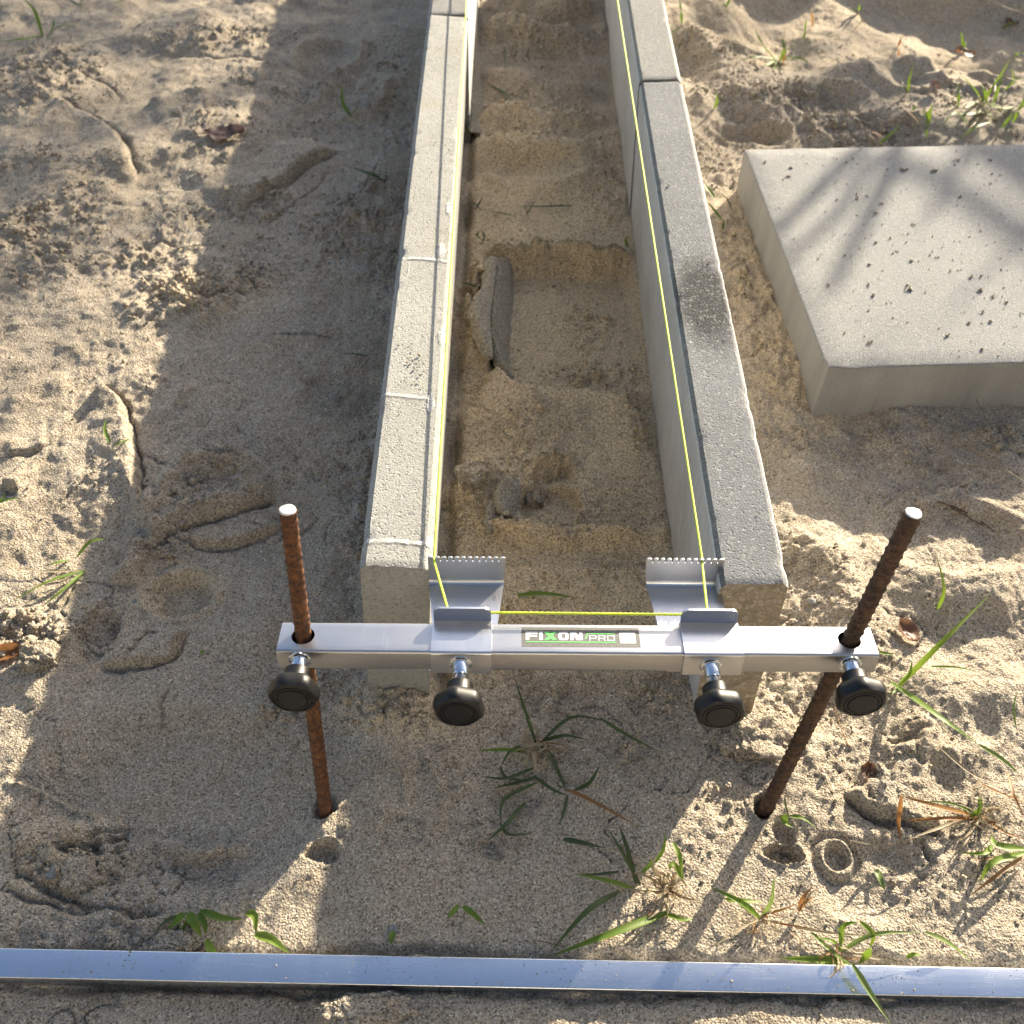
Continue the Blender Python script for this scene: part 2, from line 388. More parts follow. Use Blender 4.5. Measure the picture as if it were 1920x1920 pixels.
# ------------------------------------------------------------------ materials
class NT:
    def __init__(s, name):
        s.m = bpy.data.materials.new(name); s.m.use_nodes = True
        s.n = s.m.node_tree.nodes; s.l = s.m.node_tree.links
        s.b = s.n['Principled BSDF']; s.co = s.n.new('ShaderNodeTexCoord')
    def noise(s, scale, detail=4, rough=0.55, vec=None, out='Fac'):
        t = s.n.new('ShaderNodeTexNoise'); t.inputs['Scale'].default_value = scale
        t.inputs['Detail'].default_value = detail; t.inputs['Roughness'].default_value = rough
        s.l.new(vec or s.co.outputs['Object'], t.inputs['Vector']); return t.outputs[out]
    def voro(s, scale, feature='F1', out='Distance', vec=None):
        t = s.n.new('ShaderNodeTexVoronoi'); t.inputs['Scale'].default_value = scale; t.feature = feature
        s.l.new(vec or s.co.outputs['Object'], t.inputs['Vector']); return t.outputs[out]
    def ramp(s, src, stops, interp='LINEAR'):
        r = s.n.new('ShaderNodeValToRGB'); r.color_ramp.interpolation = interp
        el = r.color_ramp.elements
        while len(el) < len(stops): el.new(0.5)
        for e, (p, c) in zip(el, stops):
            e.position = p; e.color = (c, c, c, 1) if isinstance(c, (int, float)) else (*c, 1)
        s.l.new(src, r.inputs['Fac']); return r.outputs['Color']
    def mix(s, fac, a, b, mode='MIX'):
        m = s.n.new('ShaderNodeMix'); m.data_type = 'RGBA'; m.blend_type = mode
        for v, i in ((fac, 0), (a, 6), (b, 7)):
            if hasattr(v, 'node'): s.l.new(v, m.inputs[i])
            else: m.inputs[i].default_value = v if isinstance(v, (int, float)) else (*v, 1)
        return m.outputs[2]
    def math(s, op, a, b=0.0, clamp=False):
        m = s.n.new('ShaderNodeMath'); m.operation = op; m.use_clamp = clamp
        for v, i in ((a, 0), (b, 1)):
            if hasattr(v, 'node'): s.l.new(v, m.inputs[i])
            else: m.inputs[i].default_value = v
        return m.outputs[0]
    def bump(s, h, strength, dist, normal=None):
        b = s.n.new('ShaderNodeBump'); b.inputs['Strength'].default_value = strength
        b.inputs['Distance'].default_value = dist; s.l.new(h, b.inputs['Height'])
        if normal is not None: s.l.new(normal, b.inputs['Normal'])
        return b.outputs['Normal']
    def mapping(s, scale=(1, 1, 1), rot=(0, 0, 0)):
        m = s.n.new('ShaderNodeMapping'); m.inputs['Scale'].default_value = scale; m.inputs['Rotation'].default_value = rot
        s.l.new(s.co.outputs['Object'], m.inputs['Vector']); return m.outputs[0]
    def set(s, **k):
        for key, v in k.items():
            i = s.b.inputs[key.replace('_', ' ')]
            if hasattr(v, 'node'): s.l.new(v, i)
            else: i.default_value = v if not isinstance(v, tuple) or len(v) != 3 else (*v, 1)
        return s.m

def sand_material(name, dug_bounce_attr=True, grey=None):
    t = NT(name)
    geo = t.n.new('ShaderNodeNewGeometry')
    pos = geo.outputs['Position']
    big = t.noise(3.2, 3, 0.6, pos); mid = t.noise(26, 4, 0.65, pos); g1 = t.noise(500, 3, 0.8, pos); g2 = t.voro(700, vec=pos, out='Color')
    dry = t.mix(t.ramp(big, [(0.35, 0.0), (0.68, 1.0)]), (0.362, 0.305, 0.228), (0.430, 0.364, 0.278))
    dry = t.mix(t.math('MULTIPLY', t.ramp(mid, [(0.42, 0.0), (0.66, 1.0)]), 0.45), dry, (0.30, 0.233, 0.155))
    if dug_bounce_attr:
        a = t.n.new('ShaderNodeAttribute'); a.attribute_name = 'dug_bounce'
        f = t.math('MULTIPLY', a.outputs['Fac'], t.ramp(t.noise(18, 4, 0.6, pos), [(0.30, 0.70), (0.65, 1.0)]), True)
        dry = t.mix(f, dry, (0.64, 0.50, 0.32))  # dug sand hue, lightened to put the trench's bounced light into the colour
    if grey: dry = t.mix(0.8, dry, grey)
    sep = t.n.new('ShaderNodeSeparateColor'); t.l.new(g2, sep.inputs[0])
    dark = t.ramp(sep.outputs[0], [(0.0, 1.0), (0.13, 0.85), (0.17, 0.0)])
    lite = t.ramp(sep.outputs[1], [(0.86, 0.0), (0.92, 0.8)])
    c = t.mix(t.math('MULTIPLY', dark, 0.68), dry, (0.070, 0.053, 0.040))
    c = t.mix(t.math('MULTIPLY', lite, 0.42), c, (0.78, 0.72, 0.62))
    c = t.mix(1.0, c, t.ramp(g1, [(0.33, 0.42), (0.67, 1.42)]), 'MULTIPLY')
    # odd dark crumbs of soil
    spot = t.voro(46, vec=pos, out='Distance')
    c = t.mix(t.math('MULTIPLY', t.ramp(spot, [(0.06, 1.0), (0.11, 0.0)]), t.ramp(t.noise(9, 2, 0.5, pos), [(0.5, 0.0), (0.6, 0.8)])), c, (0.085, 0.062, 0.045))
    h = t.math('ADD', t.math('MULTIPLY', t.noise(560, 3, 0.7, pos), 0.9), t.math('MULTIPLY', t.voro(480, vec=pos), 0.7))
    n = t.bump(h, 1.0, 0.0024)
    return t.set(Base_Color=c, Roughness=0.93, Normal=n, Specular_IOR_Level=0.25)

def concrete_material(name, c1, c2, warm, stain=0.0, pit_s=1.0, shade_blob=None):
    t = NT(name); o = t.co.outputs['Object']
    big = t.noise(5, 5, 0.6); mid = t.noise(38, 4, 0.6); fine = t.noise(900, 2, 0.6)
    c = t.mix(t.ramp(big, [(0.35, 0.0), (0.65, 1.0)]), c1, c2)
    c = t.mix(t.math('MULTIPLY', t.ramp(mid, [(0.45, 0.0), (0.7, 1.0)]), 0.35), c, warm)
    if stain:
        st = t.noise(3.3, 3, 0.55, t.mapping((1.0, 1.0, 0.2)))
        c = t.mix(t.math('MULTIPLY', t.ramp(st, [(0.56, 0.0), (0.66, 1.0)]), stain), c, (0.235, 0.185, 0.115))
    if shade_blob:  # soft dark cast shadow painted into the kerb's colour
        m = t.n.new('ShaderNodeVectorMath'); m.operation = 'DISTANCE'; m.inputs[1].default_value = shade_blob[0]; t.l.new(t.mapping(shade_blob[1]), m.inputs[0])
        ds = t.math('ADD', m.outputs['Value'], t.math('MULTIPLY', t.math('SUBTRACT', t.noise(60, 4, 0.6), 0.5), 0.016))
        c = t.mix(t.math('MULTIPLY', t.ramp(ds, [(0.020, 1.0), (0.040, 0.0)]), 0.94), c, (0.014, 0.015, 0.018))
    vcol = t.voro(520, out='Color'); sep = t.n.new('ShaderNodeSeparateColor'); t.l.new(vcol, sep.inputs[0])
    c = t.mix(t.math('MULTIPLY', t.ramp(sep.outputs[0], [(0.0, 1.0), (0.13, 0.8), (0.18, 0.0)]), 0.5 * pit_s), c, (0.12, 0.11, 0.10))
    c = t.mix(t.math('MULTIPLY', t.ramp(sep.outputs[1], [(0.86, 0.0), (0.93, 0.7)]), 0.5), c, (0.38, 0.37, 0.345))
    c = t.mix(1.0, c, t.ramp(fine, [(0.3, 0.80), (0.7, 1.16)]), 'MULTIPLY')
    pits = t.ramp(t.voro(260), [(0.10, 0.0), (0.32, 1.0)])
    h = t.math('ADD', t.math('MULTIPLY', t.noise(480, 3, 0.7), 0.8), t.math('MULTIPLY', pits, 0.55 * pit_s))
    n = t.bump(h, 0.8, 0.0013)
    return t.set(Base_Color=c, Roughness=0.88, Normal=n, Specular_IOR_Level=0.3)

M = {}
M['sand'] = sand_material('sand')
M['sand_crumb'] = sand_material('sand_crumb', False)
M['sand_dry'] = sand_material('sand_dry_crust', False, (0.37, 0.335, 0.265))
M['kerb_warm'] = concrete_material('kerb_concrete_warm', (0.241, 0.239, 0.218), (0.288, 0.284, 0.259), (0.238, 0.226, 0.190), 0.7)
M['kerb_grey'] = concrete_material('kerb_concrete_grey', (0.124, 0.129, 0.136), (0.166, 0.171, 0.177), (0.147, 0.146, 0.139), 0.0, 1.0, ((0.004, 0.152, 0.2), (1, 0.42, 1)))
M['kerb_pale'] = concrete_material('kerb_concrete_pale', (0.182, 0.177, 0.169), (0.217, 0.211, 0.196), (0.187, 0.175, 0.149), 0.2)
M['slab'] = concrete_material('slab_concrete', (0.185, 0.186, 0.184), (0.220, 0.220, 0.212), (0.193, 0.191, 0.174), 0.0, 0.6)
def slab_side():
    t = NT('slab_side_concrete')
    st = t.noise(14, 4, 0.6, t.mapping((1.0, 1.0, 0.15))); c = t.mix(t.ramp(st, [(0.3, 0.0), (0.7, 1.0)]), (0.20, 0.195, 0.185), (0.30, 0.292, 0.275))
    ln = t.noise(60, 3, 0.6, t.mapping((1.0, 1.0, 0.08), (0.25, 0.3, 0)))
    c = t.mix(t.math('MULTIPLY', t.ramp(ln, [(0.60, 0.0), (0.66, 1.0)]), 0.5), c, (0.16, 0.15, 0.13))
    c = t.mix(1.0, c, t.ramp(t.noise(700, 2, 0.6), [(0.3, 0.82), (0.7, 1.15)]), 'MULTIPLY')
    return t.set(Base_Color=c, Roughness=0.85, Normal=t.bump(t.math('ADD', t.noise(160, 5, 0.75), t.ramp(t.voro(190), [(0.08, 0.0), (0.25, 0.5)])), 0.8, 0.002))
M['slab_side'] = slab_side()
def cut_aggregate():
    t = NT('sawn_aggregate')
    vc = t.voro(190, out='Color'); sep = t.n.new('ShaderNodeSeparateColor'); t.l.new(vc, sep.inputs[0])
    edge = t.voro(190, 'DISTANCE_TO_EDGE')
    st = t.ramp(sep.outputs[0], [(0.0, (0.17, 0.14, 0.10)), (0.35, (0.27, 0.22, 0.155)), (0.7, (0.34, 0.29, 0.22)), (1.0, (0.22, 0.19, 0.15))])
    c = t.mix(t.ramp(edge, [(0.03, 1.0), (0.13, 0.0)]), st, (0.21, 0.175, 0.125))
    c = t.mix(1.0, c, t.ramp(t.noise(700, 2, 0.6), [(0.3, 0.8), (0.7, 1.15)]), 'MULTIPLY')
    return t.set(Base_Color=c, Roughness=0.8, Normal=t.bump(t.noise(420, 3, 0.7), 0.3, 0.0006))
M['cut'] = cut_aggregate()
def kerb_side():
    t = NT('kerb_side_concrete')
    st = t.noise(220, 4, 0.65, t.mapping((1.0, 1.0, 0.10)))
    c = t.mix(t.ramp(st, [(0.3, 0.0), (0.7, 1.0)]), (0.33, 0.33, 0.327), (0.48, 0.475, 0.455))
    c = t.mix(t.math('MULTIPLY', t.ramp(t.noise(9, 4, 0.6), [(0.45, 0.0), (0.7, 1.0)]), 0.4), c, (0.235, 0.215, 0.18))
    return t.set(Base_Color=c, Roughness=0.82, Normal=t.bump(st, 0.35, 0.0008))
M['kerb_side'] = kerb_side()
def aluminium(name, base, rough, dirs, scratch=0.0):
    t = NT(name)
    br = t.noise(900, 3, 0.7, t.mapping(dirs)); big = t.noise(30, 4, 0.6)
    r = t.math('ADD', t.math('MULTIPLY', br, 0.16), rough - 0.10)
    r = t.math('ADD', r, t.math('MULTIPLY', big, 0.10))
    n = t.bump(br, 0.035, 0.0003)
    c = t.mix(t.ramp(t.noise(160, 5, 0.7), [(0.66, 0.0), (0.78, 0.18)]), base, tuple(v * 0.72 for v in base))
    if scratch:
        sc = t.noise(260, 2, 0.5, t.mapping((1.0, 0.05, 1.0), (0, 0, 0.6)))
        c = t.mix(t.math('MULTIPLY', t.ramp(sc, [(0.66, 0.0), (0.70, 1.0)]), scratch), c, (0.52, 0.52, 0.53))
    return t.set(Base_Color=c, Metallic=1.0, Roughness=r, Normal=n)
M['tube'] = aluminium('brushed_aluminium_tube', (0.38, 0.38, 0.395), 0.31, (0.04, 1, 1), 0.4)
M['plate'] = aluminium('aluminium_sheet', (0.50, 0.505, 0.53), 0.28, (1, 0.06, 1), 0.35)
M['straight'] = aluminium('anodised_straightedge', (0.62, 0.64, 0.68), 0.22, (0.03, 1, 1), 0.25)
M['chrome'] = NT('zinc_plated_steel').set(Base_Color=(0.58, 0.61, 0.66), Metallic=1.0, Roughness=0.16)
def black_plastic():
    t = NT('black_plastic')
    return t.set(Base_Color=t.mix(t.math('MULTIPLY', t.ramp(t.noise(60, 5, 0.7), [(0.52, 0.0), (0.75, 1.0)]), 0.06), t.mix(t.ramp(t.noise(500, 3, 0.7), [(0.55, 0.0), (0.75, 0.5)]), (0.004, 0.004, 0.0045), (0.009, 0.0088, 0.0085)), (0.20, 0.175, 0.14)),
                 Roughness=0.40, Specular_IOR_Level=0.32, Normal=t.bump(t.noise(1400, 2, 0.6), 0.10, 0.0004))
M['plastic'] = black_plastic()
def rust(name, a, b, d):
    t = NT(name)
    c = t.mix(t.ramp(t.noise(90, 6, 0.75, t.mapping((1, 1, 0.5))), [(0.42, 0.0), (0.58, 1.0)]), a, b)
    c = t.mix(t.ramp(t.noise(260, 5, 0.75), [(0.46, 0.0), (0.60, 0.95)]), c, d)
    return t.set(Base_Color=c, Roughness=0.86, Metallic=0.0, Normal=t.bump(t.noise(600, 4, 0.7), 0.5, 0.0008), Specular_IOR_Level=0.3)
M['rust_red'] = rust('rust_orange', (0.093, 0.038, 0.016), (0.157, 0.067, 0.025), (0.038, 0.020, 0.014))
M['rust_brown'] = rust('rust_brown', (0.064, 0.036, 0.022), (0.106, 0.058, 0.032), (0.031, 0.020, 0.014))
def cutmetal():
    t = NT('sawn_steel')
    return t.set(Base_Color=t.mix(t.ramp(t.noise(240, 3, 0.6), [(0.45, 0), (0.7, 0.5)]), (0.60, 0.59, 0.58), (0.36, 0.31, 0.26)), Metallic=0.55, Roughness=0.38)
M['cutmetal'] = cutmetal()
M['string'] = NT('neon_string').set(Base_Color=(0.50, 0.60, 0.03), Roughness=0.55)
def leafy(name, a, b, tipc=None):
    t = NT(name)
    oi = t.n.new('ShaderNodeObjectInfo')
    c = t.mix(oi.outputs['Random'], a, b)
    c = t.mix(t.math('MULTIPLY', t.ramp(t.noise(45, 3, 0.6), [(0.45, 0.0), (0.75, 1.0)]), 0.4), c, tipc or tuple(0.6 * v for v in a))
    t.set(Base_Color=c, Roughness=0.5, Specular_IOR_Level=0.4)
    tr = t.n.new('ShaderNodeBsdfTranslucent'); t.l.new(c, tr.inputs[0])
    mx = t.n.new('ShaderNodeMixShader'); mx.inputs[0].default_value = 0.42
    t.l.new(t.b.outputs[0], mx.inputs[1]); t.l.new(tr.outputs[0], mx.inputs[2])
    t.l.new(mx.outputs[0], t.n['Material Output'].inputs[0])
    return t.m
M['grass'] = leafy('grass_green', (0.088, 0.157, 0.016), (0.151, 0.226, 0.023), (0.163, 0.195, 0.031))
M['grass_dark'] = leafy('grass_dark_green', (0.041, 0.068, 0.024), (0.070, 0.102, 0.030), (0.096, 0.102, 0.043))
M['grass_pale'] = leafy('grass_pale_green', (0.139, 0.201, 0.050), (0.163, 0.214, 0.057), (0.189, 0.207, 0.076))
M['straw'] = leafy('dry_straw', (0.315, 0.252, 0.157), (0.377, 0.315, 0.214), (0.207, 0.139, 0.069))
M['orange_dry'] = leafy('dry_orange_grass', (0.239, 0.113, 0.035), (0.283, 0.163, 0.063), (0.176, 0.082, 0.031))
M['leaf_brown'] = leafy('dead_leaf_brown', (0.126, 0.066, 0.039), (0.163, 0.088, 0.054), (0.082, 0.044, 0.028))
M['leaf_dark'] = leafy('dead_leaf_dark', (0.074, 0.046, 0.043), (0.096, 0.063, 0.056), (0.044, 0.030, 0.030))
M['leaf_orange'] = leafy('dead_leaf_orange', (0.252, 0.107, 0.031), (0.277, 0.132, 0.050), (0.170, 0.069, 0.025))
def chalk():
    t = NT('white_chalk')
    t.set(Base_Color=(0.52, 0.52, 0.51), Roughness=0.95)
    tr = t.n.new('ShaderNodeBsdfTransparent'); mx = t.n.new('ShaderNodeMixShader')
    t.l.new(t.ramp(t.noise(420, 3, 0.75), [(0.36, 0.0), (0.58, 0.85)]), mx.inputs[0])
    t.l.new(tr.outputs[0], mx.inputs[1]); t.l.new(t.b.outputs[0], mx.inputs[2]); t.l.new(mx.outputs[0], t.n['Material Output'].inputs[0])
    return t.m
M['chalk'] = chalk()
def sticker():
    t = NT('grey_speckled_sticker')
    return t.set(Base_Color=t.mix(t.ramp(t.noise(1100, 2, 0.7), [(0.42, 0), (0.62, 1.0)]), (0.04, 0.039, 0.037), (0.12, 0.116, 0.108)), Roughness=0.6)
M['sticker'] = sticker()
M['print_white'] = NT('white_print').set(Base_Color=(0.48, 0.48, 0.48), Roughness=0.5)
M['print_green'] = NT('green_print').set(Base_Color=(0.08, 0.42, 0.08), Roughness=0.5)
def bark():
    t = NT('bark')
    return t.set(Base_Color=t.mix(t.noise(20, 5, 0.7), (0.09, 0.07, 0.05), (0.18, 0.15, 0.11)), Roughness=0.9)
M['bark'] = bark()

# ------------------------------------------------------------------ ground sheet
def spaced(a, b, st): return np.arange(a, b, st)
def outward(start, step, end, grow=1.35):
    v = []; p = start
    while p < end:
        step *= grow; p += step; v.append(p)
    return np.array(v)
xs = np.concatenate([spaced(-1.30, -0.56, 0.0042), spaced(-0.56, 0.62, 0.00175), spaced(0.62, 1.25, 0.0042)])
xs = np.concatenate([-outward(1.30, 0.0042, 60)[::-1], xs, outward(1.25, 0.0042, 60)])
ys = np.concatenate([spaced(0.19, 0.74, 0.00165), spaced(0.74, 1.25, 0.0025), spaced(1.25, 2.2, 0.0042)])
ys = np.concatenate([0.19 - outward(0.0, 0.00165, 60)[::-1], ys, 2.2 + outward(0.0, 0.0042, 60)])
GX, GY = np.meshgrid(xs, ys)
gx = GX.ravel(); gy = GY.ravel()
gz = relief(gx, gy)
far = np.maximum(np.abs(gx), np.abs(gy - 1.0))
gz = gz + 0.05 * fbm(gx, gy, 1.5, 3, 201) * sst(1.6, 4.0, far)
nx, ny = len(xs), len(ys)
GZ = gz.reshape(ny, nx)
def dug_bounce(gx, gy):  # mask of brown dug sand, brightened in colour to stand for bounced light
    mo = 0.95 * sst(-0.075, -0.05, gx) * (1 - sst(0.17, 0.19, gx)) * sst(0.50, 0.58, gy) * (1 - sst(1.45, 1.75, gy))
    for (px, py, rx, ry, s) in ((900, 600, .045, .15, 1.), (1100, 490, .10, .02, .9), (890, 950, .05, .06, 1.), (1200, 800, .03, .14, .8), (1000, 1010, .13, .03, .8),
                                (330, 1090, .05, .04, .7), (740, 1330, .08, .04, .6), (1430, 600, .05, .3, .8), (1470, 760, .08, .06, .7), (400, 545, .1, .06, .4), (100, 1600, .05, .05, .3), (1690, 30, .5, .22, .35)):
        c = at(px, py); mo = np.maximum(mo, s * np.clip(1.3 - ((gx - c[0]) / rx) ** 2 - ((gy - c[1]) / ry) ** 2, 0, 1))
    return mo
me = bpy.data.meshes.new('ground')
idx = np.arange(nx * ny).reshape(ny, nx)
q = np.stack([idx[:-1, :-1], idx[:-1, 1:], idx[1:, 1:], idx[1:, :-1]], -1).reshape(-1, 4)
me.vertices.add(nx * ny); me.vertices.foreach_set('co', np.stack([gx, gy, gz], 1).astype(np.float32).ravel())
me.loops.add(q.size); me.loops.foreach_set('vertex_index', q.astype(np.int32).ravel())
me.polygons.add(len(q)); me.polygons.foreach_set('loop_start', (np.arange(len(q)) * 4).astype(np.int32))
me.polygons.foreach_set('use_smooth', np.ones(len(q), bool))
at_m = me.attributes.new('dug_bounce', 'FLOAT', 'POINT')
mo = dug_bounce(gx, gy)
at_m.data.foreach_set('value', mo.astype(np.float32))
me.materials.append(M['sand']); me.update(); me.validate()
ground = bpy.data.objects.new('ground', me); COL.objects.link(ground)
tag(ground, None, None, kind='structure')

# ------------------------------------------------------------------ sand crumbs and clods
def ico():
    bm = bmesh.new(); bmesh.ops.create_icosphere(bm, subdivisions=1, radius=1.0)
    v = np.array([p.co[:] for p in bm.verts]); f = np.array([[q.index for q in p.verts] for p in bm.faces]); bm.free(); return v, f
IV, IF = ico()
def balls(name, pts, rad, mat, parent=None, dug=False):
    n = len(pts)
    jit = 1 + nrg.uniform(-0.35, 0.35, (n, len(IV), 1)); sq = nrg.uniform(0.6, 1.15, (n, 1, 3))
    V = (IV[None] * jit * sq) * rad[:, None, None] + pts[:, None, :]
    F = IF[None] + (np.arange(n) * len(IV))[:, None, None]
    me = bpy.data.meshes.new(name)
    V = V.reshape(-1, 3); F = F.reshape(-1, 3)
    me.vertices.add(len(V)); me.vertices.foreach_set('co', V.astype(np.float32).ravel())
    me.loops.add(F.size); me.loops.foreach_set('vertex_index', F.astype(np.int32).ravel())
    me.polygons.add(len(F)); me.polygons.foreach_set('loop_start', (np.arange(len(F)) * 3).astype(np.int32))
    me.polygons.foreach_set('use_smooth', np.ones(len(F), bool))
    if dug:
        am = me.attributes.new('dug_bounce', 'FLOAT', 'POINT'); am.data.foreach_set('value', np.repeat(dug_bounce(pts[:, 0], pts[:, 1]), len(IV)).astype(np.float32))
    me.materials.append(mat); me.update(); me.validate()
    o = bpy.data.objects.new(name, me); COL.objects.link(o)
    if parent is not None: o.parent = parent
    return o
N = 190000
cx = nrg.uniform(-0.95, 1.05, N); cy = nrg.uniform(0.2, 2.0, N)
cm = crumb_mask(cx, cy)
keep = nrg.uniform(0, 1, N) < (cm ** 1.25) * 0.60 + 0.016
inkerb = ((cx > -0.145) & (cx < -0.05) & (cy > 0.49)) | ((cx > 0.165) & (cx < 0.245) & (cy > 0.475)) | ((cx > 0.33) & (cy > 0.88) & (cy < 1.4))
keep &= ~inkerb
cx, cy, cm = cx[keep][:30000], cy[keep][:30000], cm[keep][:30000]
cr = 0.0009 + 0.0050 * nrg.beta(1.1, 4.6, len(cx)) * (0.5 + cm)
cz = relief(cx, cy) + cr * 0.35
tag(balls('sand_crumbs', np.stack([cx, cy, cz], 1), cr, M['sand'], None, True), 'loose crumbs of damp sand strewn over the ground', 'sand', kind='stuff')

def clod(x, y, sx, sy, sz, seed, label, rot=0.0, tilt=0.0, lift=0.0, dug_bounce=False, blocky=0.5):
    r = np.random.default_rng(seed)
    bm = bmesh.new(); bmesh.ops.create_icosphere(bm, subdivisions=5, radius=1.0)
    off = r.uniform(-50, 50, 3)
    d = np.array([v.co[:] for v in bm.verts])
    p = np.sign(d) * np.abs(d) ** (1 - blocky * 0.55); p = p / np.maximum(1.0, np.abs(p).max(1))[:, None]
    u1 = d[:, 0] * 1.3 + d[:, 2] * 1.1 + off[0]; u2 = d[:, 1] * 1.3 - d[:, 2] * 0.9 + off[1]
    k = 1 + 0.20 * fbm(u1, u2, 1.0, 2, seed) + 0.16 * fbm(u1, u2, 0.42, 3, seed + 3, 0.6) - 0.10 + 0.26 * bumps(u1, u2, 0.34, seed, 0.8) + 0.16 * bumps(u1, u2, 0.19, seed + 4, 0.8)
    p = p * k[:, None] * np.array([sx, sy, sz])
    for v, q_ in zip(bm.verts, p): v.co = Vector(q_)
    o = from_bm('sand_clod', bm, M['sand_crumb'], sharp=180)
    c = at(x, y, 0.01); g = ground_z(c[0], c[1])
    o.location = (c[0], c[1], g + sz * 0.45 + lift); o.rotation_euler = (tilt, 0, rot)
    return tag(o, label, 'sand clod', 'clods of packed sand')
clod(140, 1628, 0.013, 0.012, 0.006, 3, 'small flat sand clod lying in the crumbly heel of the lower left footprint', 0.3)
clod(1420, 1378, 0.026, 0.019, 0.011, 5, 'large sunlit block of sand right behind the third clamp knob', 0.25, 0.1)
clod(60, 1212, 0.016, 0.012, 0.011, 17, 'sunlit sand lump beside the orange leaf at the left edge', 0.2)
clod(300, 1745, 0.018, 0.009, 0.006, 19, 'low sand lump behind the straightedge left of the grass tuft', 0.1)
clod(690, 1888, 0.030, 0.011, 0.007, 21, 'flat shaded lump of sand in front of the straightedge', 0.1)
clod(640, 1900, 0.018, 0.008, 0.009, 22, 'sunlit crumbly lump of sand at the bottom edge in front of the straightedge', -0.2)

def sheet(root, left, right, thick, seed, mat, name='plate_piece'):
    """packed sand plate spanned between two edges given as (px, py, z)"""
    A = catmull(np.array([at(*p) for p in left]), 44); B = catmull(np.array([at(*p) for p in right]), 44)
    o = np.array(root.location[:]); nv = 16; V = []
    for side in (0, 1):
        for i in range(44):
            for j in range(nv):
                t = j / (nv - 1); p = A[i] * (1 - t) + B[i] * t
                d = np.cross(B[i] - A[i], np.array([0, 1.0, 0])); d = -d / (np.linalg.norm(d) + 1e-9)
                if d[2] < 0: d = -d
                e = min(1.0, 14 * min(t, 1 - t) + 0.55) * min(1.0, 16 * min(i, 43 - i) / 43 + 0.5)
                nz = 0.0005 * float(fbm(np.array([p[1]]), np.array([p[0] + p[2]]), 0.010, 4, seed, 0.7)[0])
                jag = 0.0030 * float(fbm(np.array([p[1]]), np.array([0.0]), 0.010, 4, seed + 7, 0.65)[0]) * (1 - t) ** 2
                q = p + d * (nz + (0 if side == 0 else -thick * e) - (1 - e) * 0.0012 * (side == 0)) + np.array([jag, 0, 0])
                V.append(q - o)
    F = []
    for side in (0, 1):
        b = side * 44 * nv
        for i in range(43):
            for j in range(nv - 1): F.append((b + i * nv + j, b + (i + 1) * nv + j, b + (i + 1) * nv + j + 1, b + i * nv + j + 1))
    n1 = 44 * nv
    per = [j for j in range(nv)] + [i * nv + nv - 1 for i in range(1, 44)] + [43 * nv + j for j in range(nv - 2, -1, -1)] + [i * nv for i in range(42, 0, -1)]
    for a, b in zip(per, per[1:] + per[:1]): F.append((a, b, b + n1, a + n1))
    bm = bmesh.new(); mm = bpy.data.meshes.new('tmp'); mm.from_pydata([tuple(v) for v in V], [], F); bm.from_mesh(mm); bpy.data.meshes.remove(mm)
    return from_bm(name, bm, mat, root, sharp=50)
def plate_root(px, py, label):
    c = at(px, py, 0); r = empty('sand_plate', (c[0], c[1], 0.0)); return tag(r, label, 'sand plate', 'plates of packed sand in the trench')
r = plate_root(940, 600, 'tall cracked grey plate of packed sand beside the left kerb')
sheet(r, [(938, 482, .033), (933, 540, .033), (927, 600, .031), (931, 655, .025), (952, 704, .007)], [(961, 484, -.020), (963, 560, -.022), (962, 620, -.022), (962, 680, -.022), (968, 718, -.016)], 0.012, 41, M['sand_dry'])
sheet(r, [(921, 478, .046), (916, 530, .046), (893, 558, .054), (898, 610, .046), (920, 662, .032)], [(933, 482, .036), (927, 540, .036), (920, 600, .034), (923, 640, .030), (925, 672, .026)], 0.014, 42, M['sand_dry'])
r = plate_root(950, 930, 'broken upright plate of sand in the near end of the trench')
sheet(r, [(945, 895, .034), (936, 920, .034), (938, 940, .030), (955, 965, .022)], [(972, 897, .016), (979, 920, .008), (977, 950, .000), (970, 978, -.008)], 0.010, 43, M['sand_dry'])
sheet(r, [(918, 938, .026), (914, 960, .022), (918, 985, .014), (928, 998, .008)], [(940, 945, .016), (950, 962, .006), (956, 985, -.004), (954, 1002, -.010)], 0.010, 44, M['sand_dry'])
r = plate_root(900, 150, 'long pale band of packed sand along the far left kerb')
sheet(r, [(886, 62, .044), (887, 110, .042), (887, 180, .038), (885, 246, .034)], [(900, 60, -.004), (904, 110, -.004), (909, 180, -.006), (914, 252, -.008)], 0.010, 45, M['sand_dry'])
clod(1002, 912, 0.010, 0.010, 0.008, 12, 'crumbly sand lump right of the broken upright plate in the trench', 0.0)
clod(885, 915, 0.015, 0.013, 0.010, 14, 'yellowish sand lump next to the left kerb in the near trench', 0.6)

